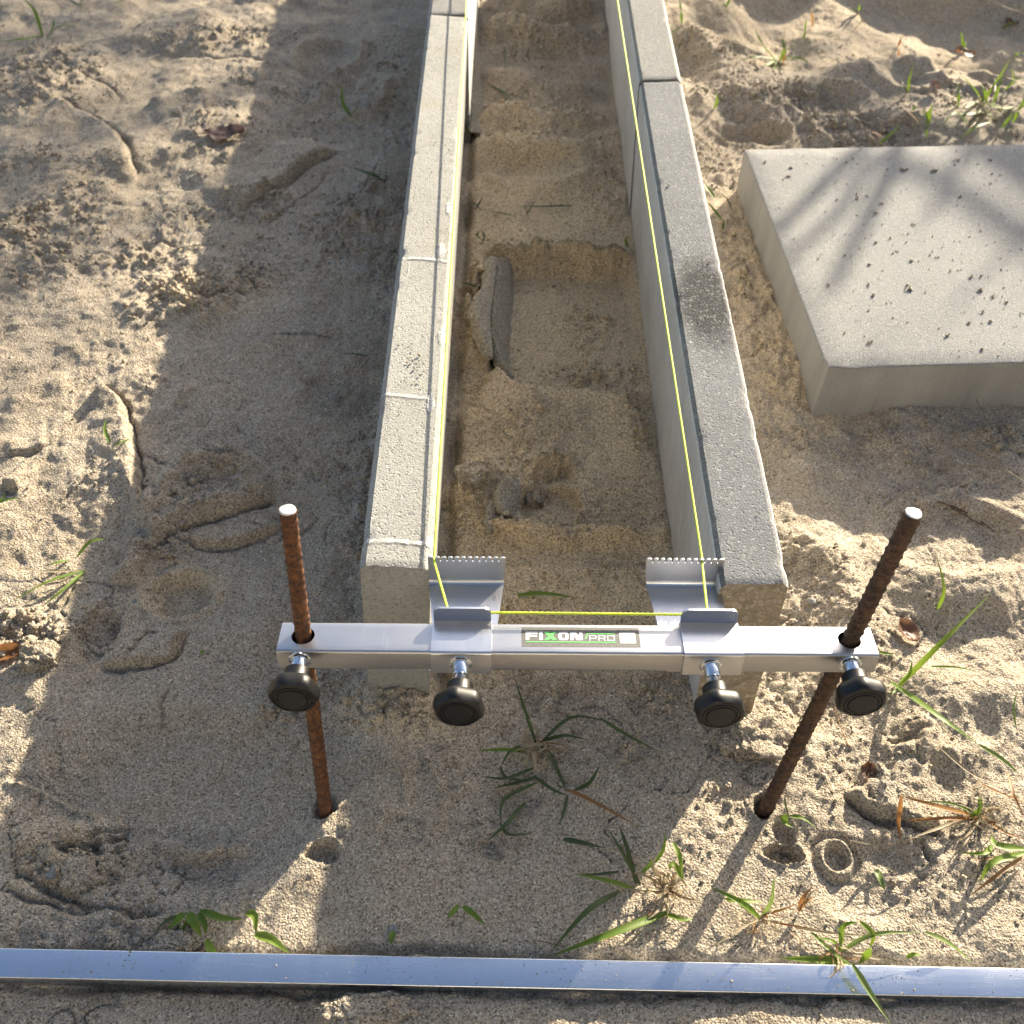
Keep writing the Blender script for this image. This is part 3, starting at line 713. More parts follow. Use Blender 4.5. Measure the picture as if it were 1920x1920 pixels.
# ------------------------------------------------------------------ kerb stones
def kerb(name, y0, y1, width, height, below, cham, mats, seed):
    """profile in x/z extruded along y; mats = [top, side, end]"""
    w = width / 2; h = height
    prof = []
    def seg(a, b, n):
        for k in range(n): prof.append((a[0] + (b[0] - a[0]) * k / n, a[1] + (b[1] - a[1]) * k / n))
    corners = [(-w, -below), (-w, h - cham), (-w + cham * 0.9, h), (w - cham * 0.9, h), (w, h - cham), (w, -below)]
    seg(corners[0], corners[1], 22); seg(corners[1], corners[2], 4); seg(corners[2], corners[3], 14); seg(corners[3], corners[4], 4); seg(corners[4], corners[5], 22); prof.append(corners[5])
    prof = np.array(prof); npf = len(prof)
    L = y1 - y0; n = max(8, int(L / 0.004)); yy = np.linspace(0, L, n + 1)
    rg = np.random.default_rng(seed)
    V = np.zeros((n + 1, npf, 3))
    V[:, :, 0] = prof[None, :, 0]; V[:, :, 2] = prof[None, :, 1]; V[:, :, 1] = yy[:, None]
    s = np.cumsum(np.r_[0, np.hypot(*np.diff(prof, axis=0).T)])
    nz = 0.00010 * fbm(np.broadcast_to(s[None], (n + 1, npf)) * 1.0, np.broadcast_to(yy[:, None], (n + 1, npf)) * 1.0, 0.011, 3, seed)
    nz += 0.0002 * fbm(np.broadcast_to(s[None], (n + 1, npf)) * 1.0, np.broadcast_to(yy[:, None], (n + 1, npf)) * 1.0, 0.12, 2, seed + 5)
    V[:, :, 2] += nz * (prof[None, :, 1] > h - cham * 1.01); V[:, :, 0] += nz * np.sign(prof[None, :, 0]) * (prof[None, :, 1] < h - cham * 0.3)
    # small chips along the top arrises
    for _ in range(int(16 * L) + 4):
        yc = rg.uniform(0.01, L - 0.01); wd = rg.uniform(0.0025, 0.008); dp = rg.uniform(0.0006, 0.0022); sd_ = rg.choice([-1, 1])
        ed_ = np.exp(-((yy[:, None] - yc) / wd) ** 2) * np.exp(-((prof[None, :, 0] * sd_ - (w - cham * 0.5)) / 0.004) ** 2) * (prof[None, :, 1] > h - cham * 1.6)
        V[:, :, 2] -= dp * ed_; V[:, :, 0] -= sd_ * dp * 0.7 * ed_
    # worn corners at both ends
    V[0, :, 1] += 0.0012 * np.abs(fbm(s, s * 0 + seed, 0.012, 2, seed + 9)) ; V[-1, :, 1] -= 0.0012 * np.abs(fbm(s, s * 0 - seed, 0.012, 2, seed + 11))
    for e in (0, n):
        V[e, :, 0] *= 0.985; V[e, :, 2] = np.where(prof[:, 1] > h - cham * 1.01, V[e, :, 2] - 0.0012, V[e, :, 2])
    verts = V.reshape(-1, 3); faces = []; mi = []
    side = lambda k: prof[k, 1] < h - cham * 0.999 or prof[k + 1, 1] < h - cham * 0.999
    for i in range(n):
        for k in range(npf - 1):
            a = i * npf + k; faces.append((a, a + npf, a + npf + 1, a + 1)); mi.append(1 if side(k) else 0)
    for e, flip in ((0, False), (n, True)):
        f = tuple(range(e * npf, e * npf + npf)); faces.append(f if flip else f[::-1]); mi.append(2)
    o = mesh_obj(name, verts, faces, mats, None, True, sharp=38)
    o.data.polygons.foreach_set('material_index', np.array(mi, np.int32))
    bm = bmesh.new(); bm.from_mesh(o.data); bmesh.ops.recalc_face_normals(bm, faces=bm.faces); bm.to_mesh(o.data); bm.free()
    return o
KG = 'concrete edging kerbs along the trench'
kl = kerb('kerb_stone', 0, 0.997, 0.058, 0.2, 0.03, 0.0055, [M['kerb_warm'], M['kerb_warm'], M['kerb_warm']], 31)
kl.location = (-0.1005, 0.5065, 0.0); kl.rotation_euler = (0, math.radians(3.4), 0)
tag(kl, 'near left concrete kerb with white chalk lines, leaning inward', 'kerb', KG)
kl2 = kerb('kerb_stone', 0, 0.997, 0.058, 0.2, 0.03, 0.0055, [M['kerb_pale'], M['kerb_side'], M['kerb_pale']], 32)
kl2.location = (-0.0900, 1.5065, 0.001); kl2.rotation_euler = (0, math.radians(0.4), math.radians(-0.2))
tag(kl2, 'far left concrete kerb beyond the joint at the top edge', 'kerb', KG)
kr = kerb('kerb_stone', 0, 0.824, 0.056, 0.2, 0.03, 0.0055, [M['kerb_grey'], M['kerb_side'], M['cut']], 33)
kr.location = (0.2080, 0.4920, 0.0); kr.rotation_euler = (0, math.radians(-2.2), 0)
tag(kr, 'near right dark grey kerb with a sawn end showing aggregate', 'kerb', KG)
kr2 = kerb('kerb_stone', 0, 0.997, 0.056, 0.2, 0.03, 0.0055, [M['kerb_pale'], M['kerb_side'], M['kerb_pale']], 34)
kr2.location = (0.2060, 1.3195, 0.0015); kr2.rotation_euler = (0, math.radians(-1.8), math.radians(-0.1))
tag(kr2, 'far right pale kerb beyond the joint, running out of the top edge', 'kerb', KG)

def chalk_mark(pix, wid, seed, blobs=()):
    """thin chalk smear lying on the top of the near left kerb"""
    rr = random.Random(seed); inv = kl.matrix_basis.inverted()
    verts, faces = [], []
    def strip(line, w):
        n = len(line); b = len(verts)
        for k, p in enumerate(line):
            d = line[min(k + 1, n - 1)] - line[max(k - 1, 0)]; d = d / (np.hypot(d[0], d[1]) + 1e-9)
            ww = w * (0.7 + 0.6 * rr.random()) * (0.5 if k in (0, n - 1) else 1.0)
            for s in (-1, 1):
                verts.append((p[0] - d[1] * ww * s, p[1] + d[0] * ww * s))
        for k in range(n - 1): faces.append((b + 2 * k, b + 2 * k + 1, b + 2 * k + 3, b + 2 * k + 2))
    for p, w in pix: strip(px_line(p, 26, 0.2), w)
    for (bx, by, rx, ry) in blobs:
        c = at(bx, by, 0.2); b = len(verts); verts.append((c[0], c[1]))
        for k in range(18):
            a = k / 18 * 2 * math.pi; q = 0.7 + 0.5 * rr.random(); verts.append((c[0] + rx * q * math.cos(a), c[1] + ry * q * math.sin(a)))
        for k in range(18): faces.append((b, b + 1 + k, b + 1 + (k + 1) % 18))
    out = []
    for p in verts:
        q = inv @ Vector((p[0], p[1], 0.2)); lim = 0.029 - 0.9 * 0.0055
        zt = 0.2 if abs(q.x) < lim else 0.2 - (abs(q.x) - lim) * 1.1
        out.append((max(-0.0282, min(0.0282, q.x)), max(0.002, q.y), zt + 0.0011))
    return mesh_obj('chalk_mark', out, faces, M['chalk'], kl, False)
chalk_mark([([(684, 1017), (740, 1015), (808, 1019)], 0.0020)], 0, 1, [(806, 1012, 0.004, 0.007)])
chalk_mark([([(712, 740), (760, 743), (803, 746)], 0.0017)], 0, 2, [(808, 754, 0.0035, 0.012)])
chalk_mark([([(756, 487), (795, 485), (840, 489)], 0.0018)], 0, 3, [(828, 470, 0.0045, 0.015)])
chalk_mark([([(768, 492), (764, 520), (750, 530)], 0.0006)], 0, 4)
chalk_mark([], 0, 5, [(828, 628, 0.0028, 0.013)])
chalk_mark([], 0, 6, [(842, 388, 0.0028, 0.013)])

# ------------------------------------------------------------------ paving slab
def slab():
    W, D, T, B, ch = 0.55, 0.475, 0.071, 0.02, 0.0025
    nx_, ny_ = 40, 40
    bm = bmesh.new()
    def ringpts(inset, z, n=60):
        pts = []
        r = 0.006
        x0, x1, y0, y1 = inset, W - inset, inset, D - inset
        cs = [((x0, y0), (x1, y0)), ((x1, y0), (x1, y1)), ((x1, y1), (x0, y1)), ((x0, y1), (x0, y0))]
        for a, b in cs:
            for k in range(n):
                t = k / n; pts.append([a[0] + (b[0] - a[0]) * t, a[1] + (b[1] - a[1]) * t, z])
        return pts
    rings = []
    zs = [(-B, 0)] + [(T * k / 10 , 0) for k in range(10)] + [(T - ch, 0), (T - ch * 0.3, ch * 0.45), (T, ch * 1.2), (T, 0.03), (T, 0.10), (T, 0.2)]
    for zi, (z, ins) in enumerate(zs):
        pts = ringpts(ins, z)
        for p in pts:
            n1 = float(vn(np.array([(p[0] + p[1] * 1.7) / 0.02]), np.array([p[2] / 0.02]), 5)[0])
            if z > 0.04 and ins < 0.02:
                p[2] += 0.0007 * n1
                # chip knocked out of the front edge near the left corner
                dx = (p[0] - 0.040) / 0.030
                if p[1] < 0.012 and abs(dx) < 1 and z > T - 0.025:
                    k = (1 - dx * dx)
                    p[1] += 0.0045 * k * (0.7 + 0.4 * n1); p[2] -= 0.003 * k
                if p[0] < 0.012 and p[1] < 0.012: p[0] += 0.002; p[1] += 0.002
            else:
                p[0] += 0.0005 * n1; p[1] += 0.0005 * n1
        rings.append([bm.verts.new(p) for p in pts])
    n = len(rings[0])
    for a in range(len(rings) - 1):
        for k in range(n):
            f = bm.faces.new((rings[a][k], rings[a][(k + 1) % n], rings[a + 1][(k + 1) % n], rings[a + 1][k]))
            f.material_index = 1 if a < 11 else 0
    bm.faces.new(rings[-1]).material_index = 0
    bm.faces.new(rings[0][::-1]).material_index = 1
    o = from_bm('paving_slab', bm, [M['slab'], M['slab_side']], sharp=30)
    return o
sl = slab(); sl.location = (0.3700, 0.8985, 0.0); sl.rotation_euler = (0, 0, math.radians(3.3))
tag(sl, 'thick pale grey concrete paving slab lying on the sand at right', 'paving slab')
SLI = sl.matrix_basis.copy()
# sand crumbs lying on the slab
pts = []; rad = []
for k in range(380):
    u = nrg.uniform(0.01, 0.53); v = nrg.uniform(0.01, 0.46)
    if nrg.uniform() < 0.22:
        q = [(0.10, 0.34), (0.17, 0.30), (0.19, 0.22), (0.25, 0.14), (0.33, 0.10), (0.30, 0.05), (0.16, 0.12), (0.36, 0.2)][nrg.integers(8)]
        u = float(np.clip(q[0] + nrg.normal() * 0.05, 0.008, 0.53)); v = float(np.clip(q[1] + nrg.normal() * 0.05, 0.008, 0.46))
    r = 0.0007 + 0.0030 * nrg.beta(0.9, 6)
    m = 1 if r < 0.0016 else 4
    for j in range(m):
        p = SLI @ Vector((u + nrg.normal() * r * (j > 0), v + nrg.normal() * r * (j > 0), 0.0712 + r * 0.55)); pts.append(p[:]); rad.append(r * (1 if j == 0 else nrg.uniform(0.4, 0.8)))
tag(balls('sand_crumbs', np.array(pts), np.array(rad), M['sand_crumb']), 'sand crumbs scattered on top of the paving slab', 'sand', kind='stuff')
# crumbs on the kerb tops
pts = []; rad = []
for k in range(70):
    x = nrg.uniform(-0.112, -0.066); y = nrg.uniform(0.55, 1.6); r = 0.0006 + 0.0014 * nrg.beta(0.9, 5)
    if k < 22: c = at(780 + nrg.normal() * 8, 690 + nrg.normal() * 14, .2); x, y = c[0], c[1]; r *= 1.3
    pts.append((x, y, 0.2008 + r * 0.4 + (x + 0.0885) * -0.059)); rad.append(r)
for k in range(16):
    x = nrg.uniform(0.178, 0.220); y = nrg.uniform(0.5, 1.3); r = 0.0006 + 0.0016 * nrg.beta(0.9, 4)
    pts.append((x, y, 0.2008 + r * 0.4 + (x - 0.2) * 0.038)); rad.append(r)
tag(balls('sand_crumbs', np.array(pts), np.array(rad), M['sand_crumb']), 'sand grains lying on the tops of the kerbs', 'sand', kind='stuff')

# ------------------------------------------------------------------ straightedge
def prism_x(bm, prof, x0, x1, nseg=1):
    rings = []
    for k in range(nseg + 1):
        x = x0 + (x1 - x0) * k / nseg
        rings.append([bm.verts.new((x, p[0], p[1])) for p in prof])
    n = len(prof)
    for a in range(nseg):
        for k in range(n): bm.faces.new((rings[a][k], rings[a][(k + 1) % n], rings[a + 1][(k + 1) % n], rings[a + 1][k]))
    bm.faces.new(rings[0][::-1]); bm.faces.new(rings[-1])
def rrect(y0, y1, z0, z1, r, n=5):
    p = []
    for cy_, cz_, a0 in ((y1 - r, z1 - r, 0), (y0 + r, z1 - r, 90), (y0 + r, z0 + r, 180), (y1 - r, z0 + r, 270)):
        for k in range(n + 1):
            a = math.radians(a0 + 90 * k / n); p.append((cy_ + r * math.cos(a), cz_ + r * math.sin(a)))
    return p
bm = bmesh.new(); prism_x(bm, rrect(-0.0112, 0.0112, -0.016, 0.0055, 0.0012, 4), -0.62, 0.62, 2)
st = from_bm('straightedge', bm, M['straight'], sharp=50)
pL = at(0, 1807, 0.006); pR = at(1920, 1845, 0.006)
st.location = ((pL[0] + pR[0]) / 2, (pL[1] + pR[1]) / 2, 0.004)
st.rotation_euler = (math.radians(2), 0, math.atan2(pR[1] - pL[1], pR[0] - pL[0]))
tag(st, 'long aluminium straightedge lying across the sand along the bottom edge', 'straightedge')

# ------------------------------------------------------------------ rebar stakes
def rebar(name, base, top, mat, label, amp):
    base = Vector(base); top = Vector(top); L = (top - base).length; below = 0.12
    root = empty(name, base)
    root.rotation_euler = (top - base).to_track_quat('Z', 'Y').to_euler()
    n = int((L + below) / 0.0011); m = 28
    zz = np.linspace(-below, L - 0.0012, n); th = np.arange(m) / m * 2 * math.pi
    Z2, T2 = np.meshgrid(zz, th, indexing='ij')
    r = 0.0057 + amp * np.clip(np.cos(2 * math.pi * (Z2 / 0.0078) + 2.4 * np.cos(T2)) - 0.25, 0, 1) * np.abs(np.sin(T2 + 0.6)) ** 0.5
    r += 0.0004 * (np.abs(np.sin(T2)) < 0.2)
    r += 0.00018 * vn(Z2 / 0.003 + 40, T2 * 2.2, 9)
    V = np.stack([r * np.cos(T2), r * np.sin(T2), Z2], -1).reshape(-1, 3)
    F = []
    for i in range(n - 1):
        for k in range(m): F.append((i * m + k, i * m + (k + 1) % m, (i + 1) * m + (k + 1) % m, (i + 1) * m + k))
    mesh_obj('shaft', V, F, mat, root, True)
    # sawn end, slightly bevelled
    bm = bmesh.new()
    r0 = [bm.verts.new((0.0058 * math.cos(a), 0.0058 * math.sin(a), L - 0.0013)) for a in th]
    r1 = [bm.verts.new((0.0051 * math.cos(a) * (1 + 0.05 * math.sin(3 * a + 1)), 0.0051 * math.sin(a), L + 0.0003 * math.sin(2 * a))) for a in th]
    for k in range(m): bm.faces.new((r0[k], r0[(k + 1) % m], r1[(k + 1) % m], r1[k]))
    c = bm.verts.new((0, 0, L + 0.0004))
    for k in range(m): bm.faces.new((r1[k], r1[(k + 1) % m], c))
    e = from_bm('sawn_end', bm, M['cutmetal'], root); e['label'] = 'bright sawn end of the stake'
    return tag(root, label, 'rebar stake', 'rebar stakes holding the line bar')
rebar('rebar_stake', (-0.158, 0.396, 0.0), (-0.1462, 0.4495, 0.337), M['rust_red'], 'orange rusty rebar stake driven into the sand at left', 0.0008)
rebar('rebar_stake', (0.235, 0.396, 0.0), (0.2745, 0.4495, 0.339), M['rust_brown'], 'dark brown ribbed rebar stake leaning right at the right end', 0.0015)

# ------------------------------------------------------------------ string-line bar
TX, TY, TZ = 0.0545, 0.4256, 0.2075
tool = empty('line_holder_bar', (TX, TY, TZ)); tool.rotation_euler = (math.radians(-9), 0, 0)
tag(tool, 'aluminium string line holder bar with four black knobs across two stakes', 'line holder')
bpy.context.view_layer.update()
TMI = tool.matrix_basis.inverted()
def loc(p): return TMI @ Vector(p)
# tube with round holes for the stakes
bm = bmesh.new()
bmesh.ops.create_cube(bm, size=1.0)
for v in bm.verts: v.co = Vector((v.co.x * 0.444, v.co.y * 0.030, v.co.z * 0.020))
ed = [e for e in bm.edges if abs(e.verts[0].co.x - e.verts[1].co.x) > 0.1]
bmesh.ops.bevel(bm, geom=ed, offset=0.0022, segments=4, affect='EDGES', profile=0.5)
ed = [e for e in bm.edges if abs(e.verts[0].co.x - e.verts[1].co.x) < 1e-5 and abs(abs(e.verts[0].co.y) - 0.015) < 1e-5 and abs(abs(e.verts[1].co.y) - 0.015) < 1e-5]
tube = from_bm('tube', bm, M['tube'], tool, sharp=40)
cutters = []
for hx in (-0.2045, 0.2035):
    b2 = bmesh.new(); bmesh.ops.create_cone(b2, cap_ends=True, segments=40, radius1=0.0086, radius2=0.0086, depth=0.06)
    c = from_bm('cutter', b2, M['tube'], tool); c.location = (hx, 0.0005, 0); cutters.append(c)
bpy.context.view_layer.update()
for c in cutters:
    md = tube.modifiers.new('hole', 'BOOLEAN'); md.operation = 'DIFFERENCE'; md.object = c; md.solver = 'EXACT'
dg = bpy.context.evaluated_depsgraph_get()
nm = bpy.data.meshes.new_from_object(tube.evaluated_get(dg))
tube.modifiers.clear(); tube.data = nm; nm.name = 'tube'
for c in cutters: bpy.data.objects.remove(c, do_unlink=True)
nm.set_sharp_from_angle(angle=math.radians(40))

def plate_xy(name, pts, z0, z1, mat, parent, bev=0.0003):
    bm = bmesh.new()
    f = bm.faces.new([bm.verts.new((p[0], p[1], z0)) for p in pts])
    r = bmesh.ops.extrude_face_region(bm, geom=[f])
    for v in [g for g in r['geom'] if isinstance(g, bmesh.types.BMVert)]: v.co.z = z1
    return from_bm(name, bm, mat, parent, sharp=30)
def plate_xz(name, pts, y0, y1, mat, parent):
    bm = bmesh.new()
    f = bm.faces.new([bm.verts.new((p[0], y0, p[1])) for p in pts])
    r = bmesh.ops.extrude_face_region(bm, geom=[f])
    for v in [g for g in r['geom'] if isinstance(g, bmesh.types.BMVert)]: v.co.y = y1
    return from_bm(name, bm, mat, parent, sharp=30)

BEND, PZ, FT = 0.0823, -0.0135, 0.0148
def bracket(sx0, sx1, bx0, bx1, fx0, fx1, px0, px1, label):
    bm = bmesh.new()
    prism_x(bm, rrect(-0.0172, 0.0172, -0.0122, 0.0118, 0.0026, 5), sx0, sx1)
    sl_ = from_bm('slider', bm, M['plate'], tool, sharp=40); sl_['label'] = label
    # upright tab at the back of the sleeve
    r = 0.0055; w0, w1, z0, z1 = sx0 + 0.0006, sx1 - 0.0006, 0.0100, 0.0250
    pts = [(w0, z0), (w1, z0)]
    for k in range(9): a = math.radians(90 * k / 8); pts.append((w1 - r + r * math.cos(a), z1 - r + r * math.sin(a)))
    for k in range(9): a = math.radians(90 + 90 * k / 8); pts.append((w0 + r + r * math.cos(a), z1 - r + r * math.sin(a)))
    plate_xz('tab', pts, 0.0152, 0.0171, M['plate'], sl_)
    # fan shaped plate running back under the tube
    pl = plate_xy('plate', [(px0, -0.010), (px1, -0.010), (px1, 0.016), (bx1, BEND), (bx0, BEND), (px0, 0.016)], PZ - 0.0015, PZ, M['plate'], sl_)
    # upright notched flange
    pts = [(bx0, PZ - 0.0015), (bx1, PZ - 0.0015)]
    nn = 12; pitch = (fx1 - fx0) / nn; zt = FT
    top = []
    for k in range(nn):
        a = fx0 + k * pitch; b = a + pitch
        l = a + (0.0006 if k else 0.0); h = b - (0.0006 if k < nn - 1 else 0.0)
        top += [(l, zt - 0.0045), (l, zt - 0.0012), (l + 0.0008, zt - 0.0002), ((l + h) / 2, zt), (h - 0.0008, zt - 0.0002), (h, zt - 0.0012), (h, zt - 0.0045)]
    pts += top[::-1]
    fl = plate_xz('notched_flange', pts, BEND - 0.0002, BEND + 0.0013, M['plate'], sl_)
    bm = bmesh.new()   # rounded bend between plate and flange
    prof = [(BEND - 0.0035, PZ)] + [(BEND - 0.0035 + 0.0033 * math.sin(math.radians(a)), PZ + 0.0033 - 0.0033 * math.cos(math.radians(a))) for a in range(0, 91, 15)] + [(BEND - 0.0001, PZ - 0.001)]
    prism_x(bm, prof, bx0 + 0.0002, bx1 - 0.0002); from_bm('bend', bm, M['plate'], sl_, sharp=30)
    return sl_
bracket(-0.0540 - TX, -0.0095 - TX, -0.0620 - TX, -0.0008 - TX, -0.0622 - TX, 0.0004 - TX, -0.0550 - TX, -0.0075 - TX, 'left slider with notched plate touching the near left kerb')
bracket(0.1325 - TX, 0.1765 - TX, 0.1160 - TX, 0.1785 - TX, 0.1140 - TX, 0.1770 - TX, 0.1230 - TX, 0.1730 - TX, 'right slider with notched plate touching the near right kerb')

def lathe(bm, prof, m=40, rad_fn=None):
    """prof: (radius, t) along -y"""
    rings = []
    for r, t in prof:
        rings.append([bm.verts.new(((r if rad_fn is None else rad_fn(r, t, 2 * math.pi * k / m)) * math.cos(2 * math.pi * k / m), -t,
                                    (r if rad_fn is None else rad_fn(r, t, 2 * math.pi * k / m)) * math.sin(2 * math.pi * k / m))) for k in range(m)])
    for a in range(len(rings) - 1):
        for k in range(m): bm.faces.new((rings[a][k], rings[a][(k + 1) % m], rings[a + 1][(k + 1) % m], rings[a + 1][k]))
    bm.faces.new(rings[0][::-1]); bm.faces.new(rings[-1])
def knob(x, z, front, gap, spin, label, kx=0.0):
    kn = empty('clamp_knob', (x, -front, z), tool); kn['label'] = label
    kn.rotation_euler = (math.radians(4), 0, math.radians(kx))
    bm = bmesh.new()
    lathe(bm, [(0.0084, -0.0005), (0.0084, 0.0007), (0.0076, 0.0012), (0.0060, 0.0014), (0.0058, 0.0105), (0.0052, 0.0115), (0.004, 0.0117)], 44,
          lambda r, t, a: r * (1 + (0.022 * math.cos(a * 22) if r > 0.0074 else 0)))
    from_bm('threaded_boss', bm, M['chrome'], kn, sharp=40)
    bm = bmesh.new()
    prof = []; t = 0.010
    while t < 0.0125 + gap: prof += [(0.0040, t), (0.0034, t + 0.0005)]; t += 0.001
    lathe(bm, prof, 24); from_bm('screw', bm, M['chrome'], kn, sharp=30)
    t0 = 0.0105 + gap
    R = 0.0187
    def fn(r, t, a):
        k = float(sst(0.0105, 0.0150, np.array(r)))
        b = ((a + spin) % (math.pi / 3)) - math.pi / 6
        flat = min(1.0, 0.925 / math.cos(b) if abs(b) < 0.5 else 1.0)
        if t > t0 + 0.0238: k *= 0.4
        return r * (1 - k + k * flat)
    bm = bmesh.new()
    lathe(bm, [(0.0040, t0 + 0.0005), (0.0090, t0), (0.0096, t0 + 0.0006), (0.0094, t0 + 0.007), (0.0100, t0 + 0.0092), (0.0130, t0 + 0.0106), (0.0163, t0 + 0.0122), (R * 0.965, t0 + 0.0142), (R, t0 + 0.0170),
               (R, t0 + 0.0200), (R * 0.975, t0 + 0.0225), (R * 0.90, t0 + 0.0243), (0.0146, t0 + 0.0252), (0.0141, t0 + 0.0252), (0.0139, t0 + 0.0246), (0.0134, t0 + 0.0246), (0.0131, t0 + 0.0252), (0.0112, t0 + 0.0252), (0.0109, t0 + 0.0243)], 72, fn)
    from_bm('grip', bm, M['plastic'], kn, sharp=32)
    bm = bmesh.new(); lathe(bm, [(0.0106, t0 + 0.0235), (0.0106, t0 + 0.0253), (0.0101, t0 + 0.0258), (0.004, t0 + 0.0260)], 48)
    from_bm('cap', bm, M['plastic'], kn, sharp=32)
    return kn
knob(-0.1510 - TX, 0.0008, 0.0150, 0.000, 0.1, 'knob clamping the left stake')
knob(-0.0320 - TX, 0.0005, 0.0170, 0.009, 0.3, 'knob of the left slider')
knob(0.1530 - TX, 0.0000, 0.0170, 0.009, 0.2, 'knob of the right slider', 1.5)
knob(0.2570 - TX, 0.0008, 0.0150, 0.000, 0.35, 'knob clamping the right stake', 1.0)

# sticker with lettering on the top of the tube
ST0, ST1 = at(978, 1195, .219)[0] - TX, at(1200, 1195, .219)[0] - TX
SH0, SH1 = -0.0088, 0.0108
stk = plate_xy('sticker', [(ST0, SH0), (ST1, SH0), (ST1, SH1), (ST0, SH1)], 0.0099, 0.01012, M['sticker'], tool)
stk['label'] = 'grey sticker with white and green lettering'
SW = ST1 - ST0; SHH = SH1 - SH0
def su(u, v): return (ST0 + SW * u, SH1 - SHH * v)       # u right, v down, 0..1
def shape(name, polys, mat):
    verts, faces = [], []
    for p in polys:
        b = len(verts); verts += [(*su(*q), 0.0) for q in p]; faces.append(tuple(range(b, b + len(p))))
    bm = bmesh.new(); me_ = bpy.data.meshes.new(name); me_.from_pydata(verts, [], faces)
    bm.from_mesh(me_); bpy.data.meshes.remove(me_)
    bmesh.ops.recalc_face_normals(bm, faces=bm.faces)
    r = bmesh.ops.extrude_face_region(bm, geom=list(bm.faces))
    for v in r['geom']:
        if isinstance(v, bmesh.types.BMVert): v.co.z += 0.00012
    for v in bm.verts: v.co.z += 0.01013
    return from_bm(name, bm, mat, stk, smooth=False)
def q4(u0, v0, u1, v1): return [(u0, v0), (u1, v0), (u1, v1), (u0, v1)]
VT, VB = 0.24, 0.66; d = 0.115
shape('letter', [q4(.035, VT, .065, VB), q4(.065, VT, .140, VT + d), q4(.065, VT + .165, .130, VT + .27)], M['print_white'])
shape('letter', [q4(.150, VT, .180, VB)], M['print_white'])
shape('letter', [[(.188, VT), (.228, VT), (.300, VB), (.260, VB)], [(.265, VT), (.300, VT), (.258, .43), (.240, .37)], [(.188, VB), (.228, VB), (.246, .55), (.228, .48)]], M['print_green'])
shape('letter', [[(.325, VT), (.385, VT), (.398, VT + d * .9), (.312, VT + d * .9)], [(.312, VB - d * .9), (.398, VB - d * .9), (.385, VB), (.325, VB)], q4(.312, VT + d * .9, .340, VB - d * .9), q4(.370, VT + d * .9, .398, VB - d * .9)], M['print_white'])
shape('letter', [q4(.412, VT, .440, VB), q4(.490, VT, .518, VB), [(.440, VT), (.462, VT), (.490, .50), (.490, VB), (.468, VB), (.440, .42)]], M['print_white'])
shape('letter', [q4(.572, .40, .580, .68), q4(.580, .40, .630, .44), q4(.580, .535, .630, .575), q4(.626, .44, .635, .535)], M['print_white'])
shape('letter', [q4(.648, .40, .656, .68), q4(.656, .40, .706, .44), q4(.656, .535, .706, .575), q4(.702, .44, .711, .535), [(.685, .575), (.694, .575), (.714, .68), (.704, .68)]], M['print_white'])
shape('letter', [q4(.724, .40, .788, .44), q4(.724, .64, .788, .68), q4(.724, .44, .732, .64), q4(.780, .44, .788, .64)], M['print_white'])
shape('green_line', [q4(.035, .735, .800, .775)], M['print_green'])
shape('green_line', [q4(.565, .30, .790, .335), [(.556, .30), (.566, .30), (.544, .60), (.535, .60)]], M['print_green'])
shape('white_square', [q4(.830, .245, .965, .80)], M['print_white'])

# ------------------------------------------------------------------ string
def tube_path(name, pts, rad, mat, step=0.0011, sides=8, twist=0.0042, lobes=0.22, parent=None, radf=None):
    P = np.array(pts, float); seg = np.linalg.norm(np.diff(P, axis=0), axis=1); s = np.r_[0, np.cumsum(seg)]
    n = max(2, int(s[-1] / step)); t = np.linspace(0, s[-1], n)
    C = np.stack([np.interp(t, s, P[:, k]) for k in range(3)], 1)
    for _ in range(2): C[1:-1] = 0.25 * C[:-2] + 0.5 * C[1:-1] + 0.25 * C[2:]
    T = np.gradient(C, axis=0); T /= np.linalg.norm(T, axis=1)[:, None] + 1e-12
    up = np.array([0.13, 0.21, 0.97]); A = np.cross(T, up); A /= np.linalg.norm(A, axis=1)[:, None] + 1e-12; B = np.cross(T, A)
    ang = np.arange(sides) / sides * 2 * math.pi
    rr = (radf(t / s[-1]) if radf else np.ones(n)) * rad
    ph = (t / twist * 2 * math.pi if twist else t * 0)
    r = rr[:, None] * (1 + lobes * np.cos(2 * (ang[None] - ph[:, None])))
    V = C[:, None] + r[..., None] * (np.cos(ang)[None, :, None] * A[:, None] + np.sin(ang)[None, :, None] * B[:, None])
    F = [(i * sides + k, i * sides + (k + 1) % sides, (i + 1) * sides + (k + 1) % sides, (i + 1) * sides + k) for i in range(n - 1) for k in range(sides)]
    F += [tuple(range(sides))[::-1], tuple(range((n - 1) * sides, n * sides))]
    return mesh_obj(name, V.reshape(-1, 3), F, mat, parent, True)
TM = tool.matrix_basis
def tw(x, y, z): return (TM @ Vector((x - TX, y, z)))[:]
nz_ = FT - 0.0040
sp = [(-0.0645, 2.46, 0.2225), (-0.0620, 1.53, 0.2165), tw(-0.0572, BEND + 0.0005, nz_), tw(-0.0565, BEND - 0.004, nz_ + 0.0003), tw(-0.0430, 0.0190, 0.0210), tw(-0.0420, 0.0183, 0.0185), tw(-0.0300, 0.0181, 0.0182),
      tw(-0.0085, 0.0180, 0.0180), tw(0.1310, 0.0180, 0.0175), tw(0.1500, 0.0181, 0.0182), tw(0.1528, 0.0188, 0.0200), tw(0.1586, BEND - 0.004, nz_ + 0.0003), tw(0.1594, BEND + 0.0005, nz_),
      (0.1545, 1.53, 0.2165), (0.1530, 2.28, 0.2205)]
sg = tube_path('string_line', sp, 0.00100, M['string'], 0.0014)
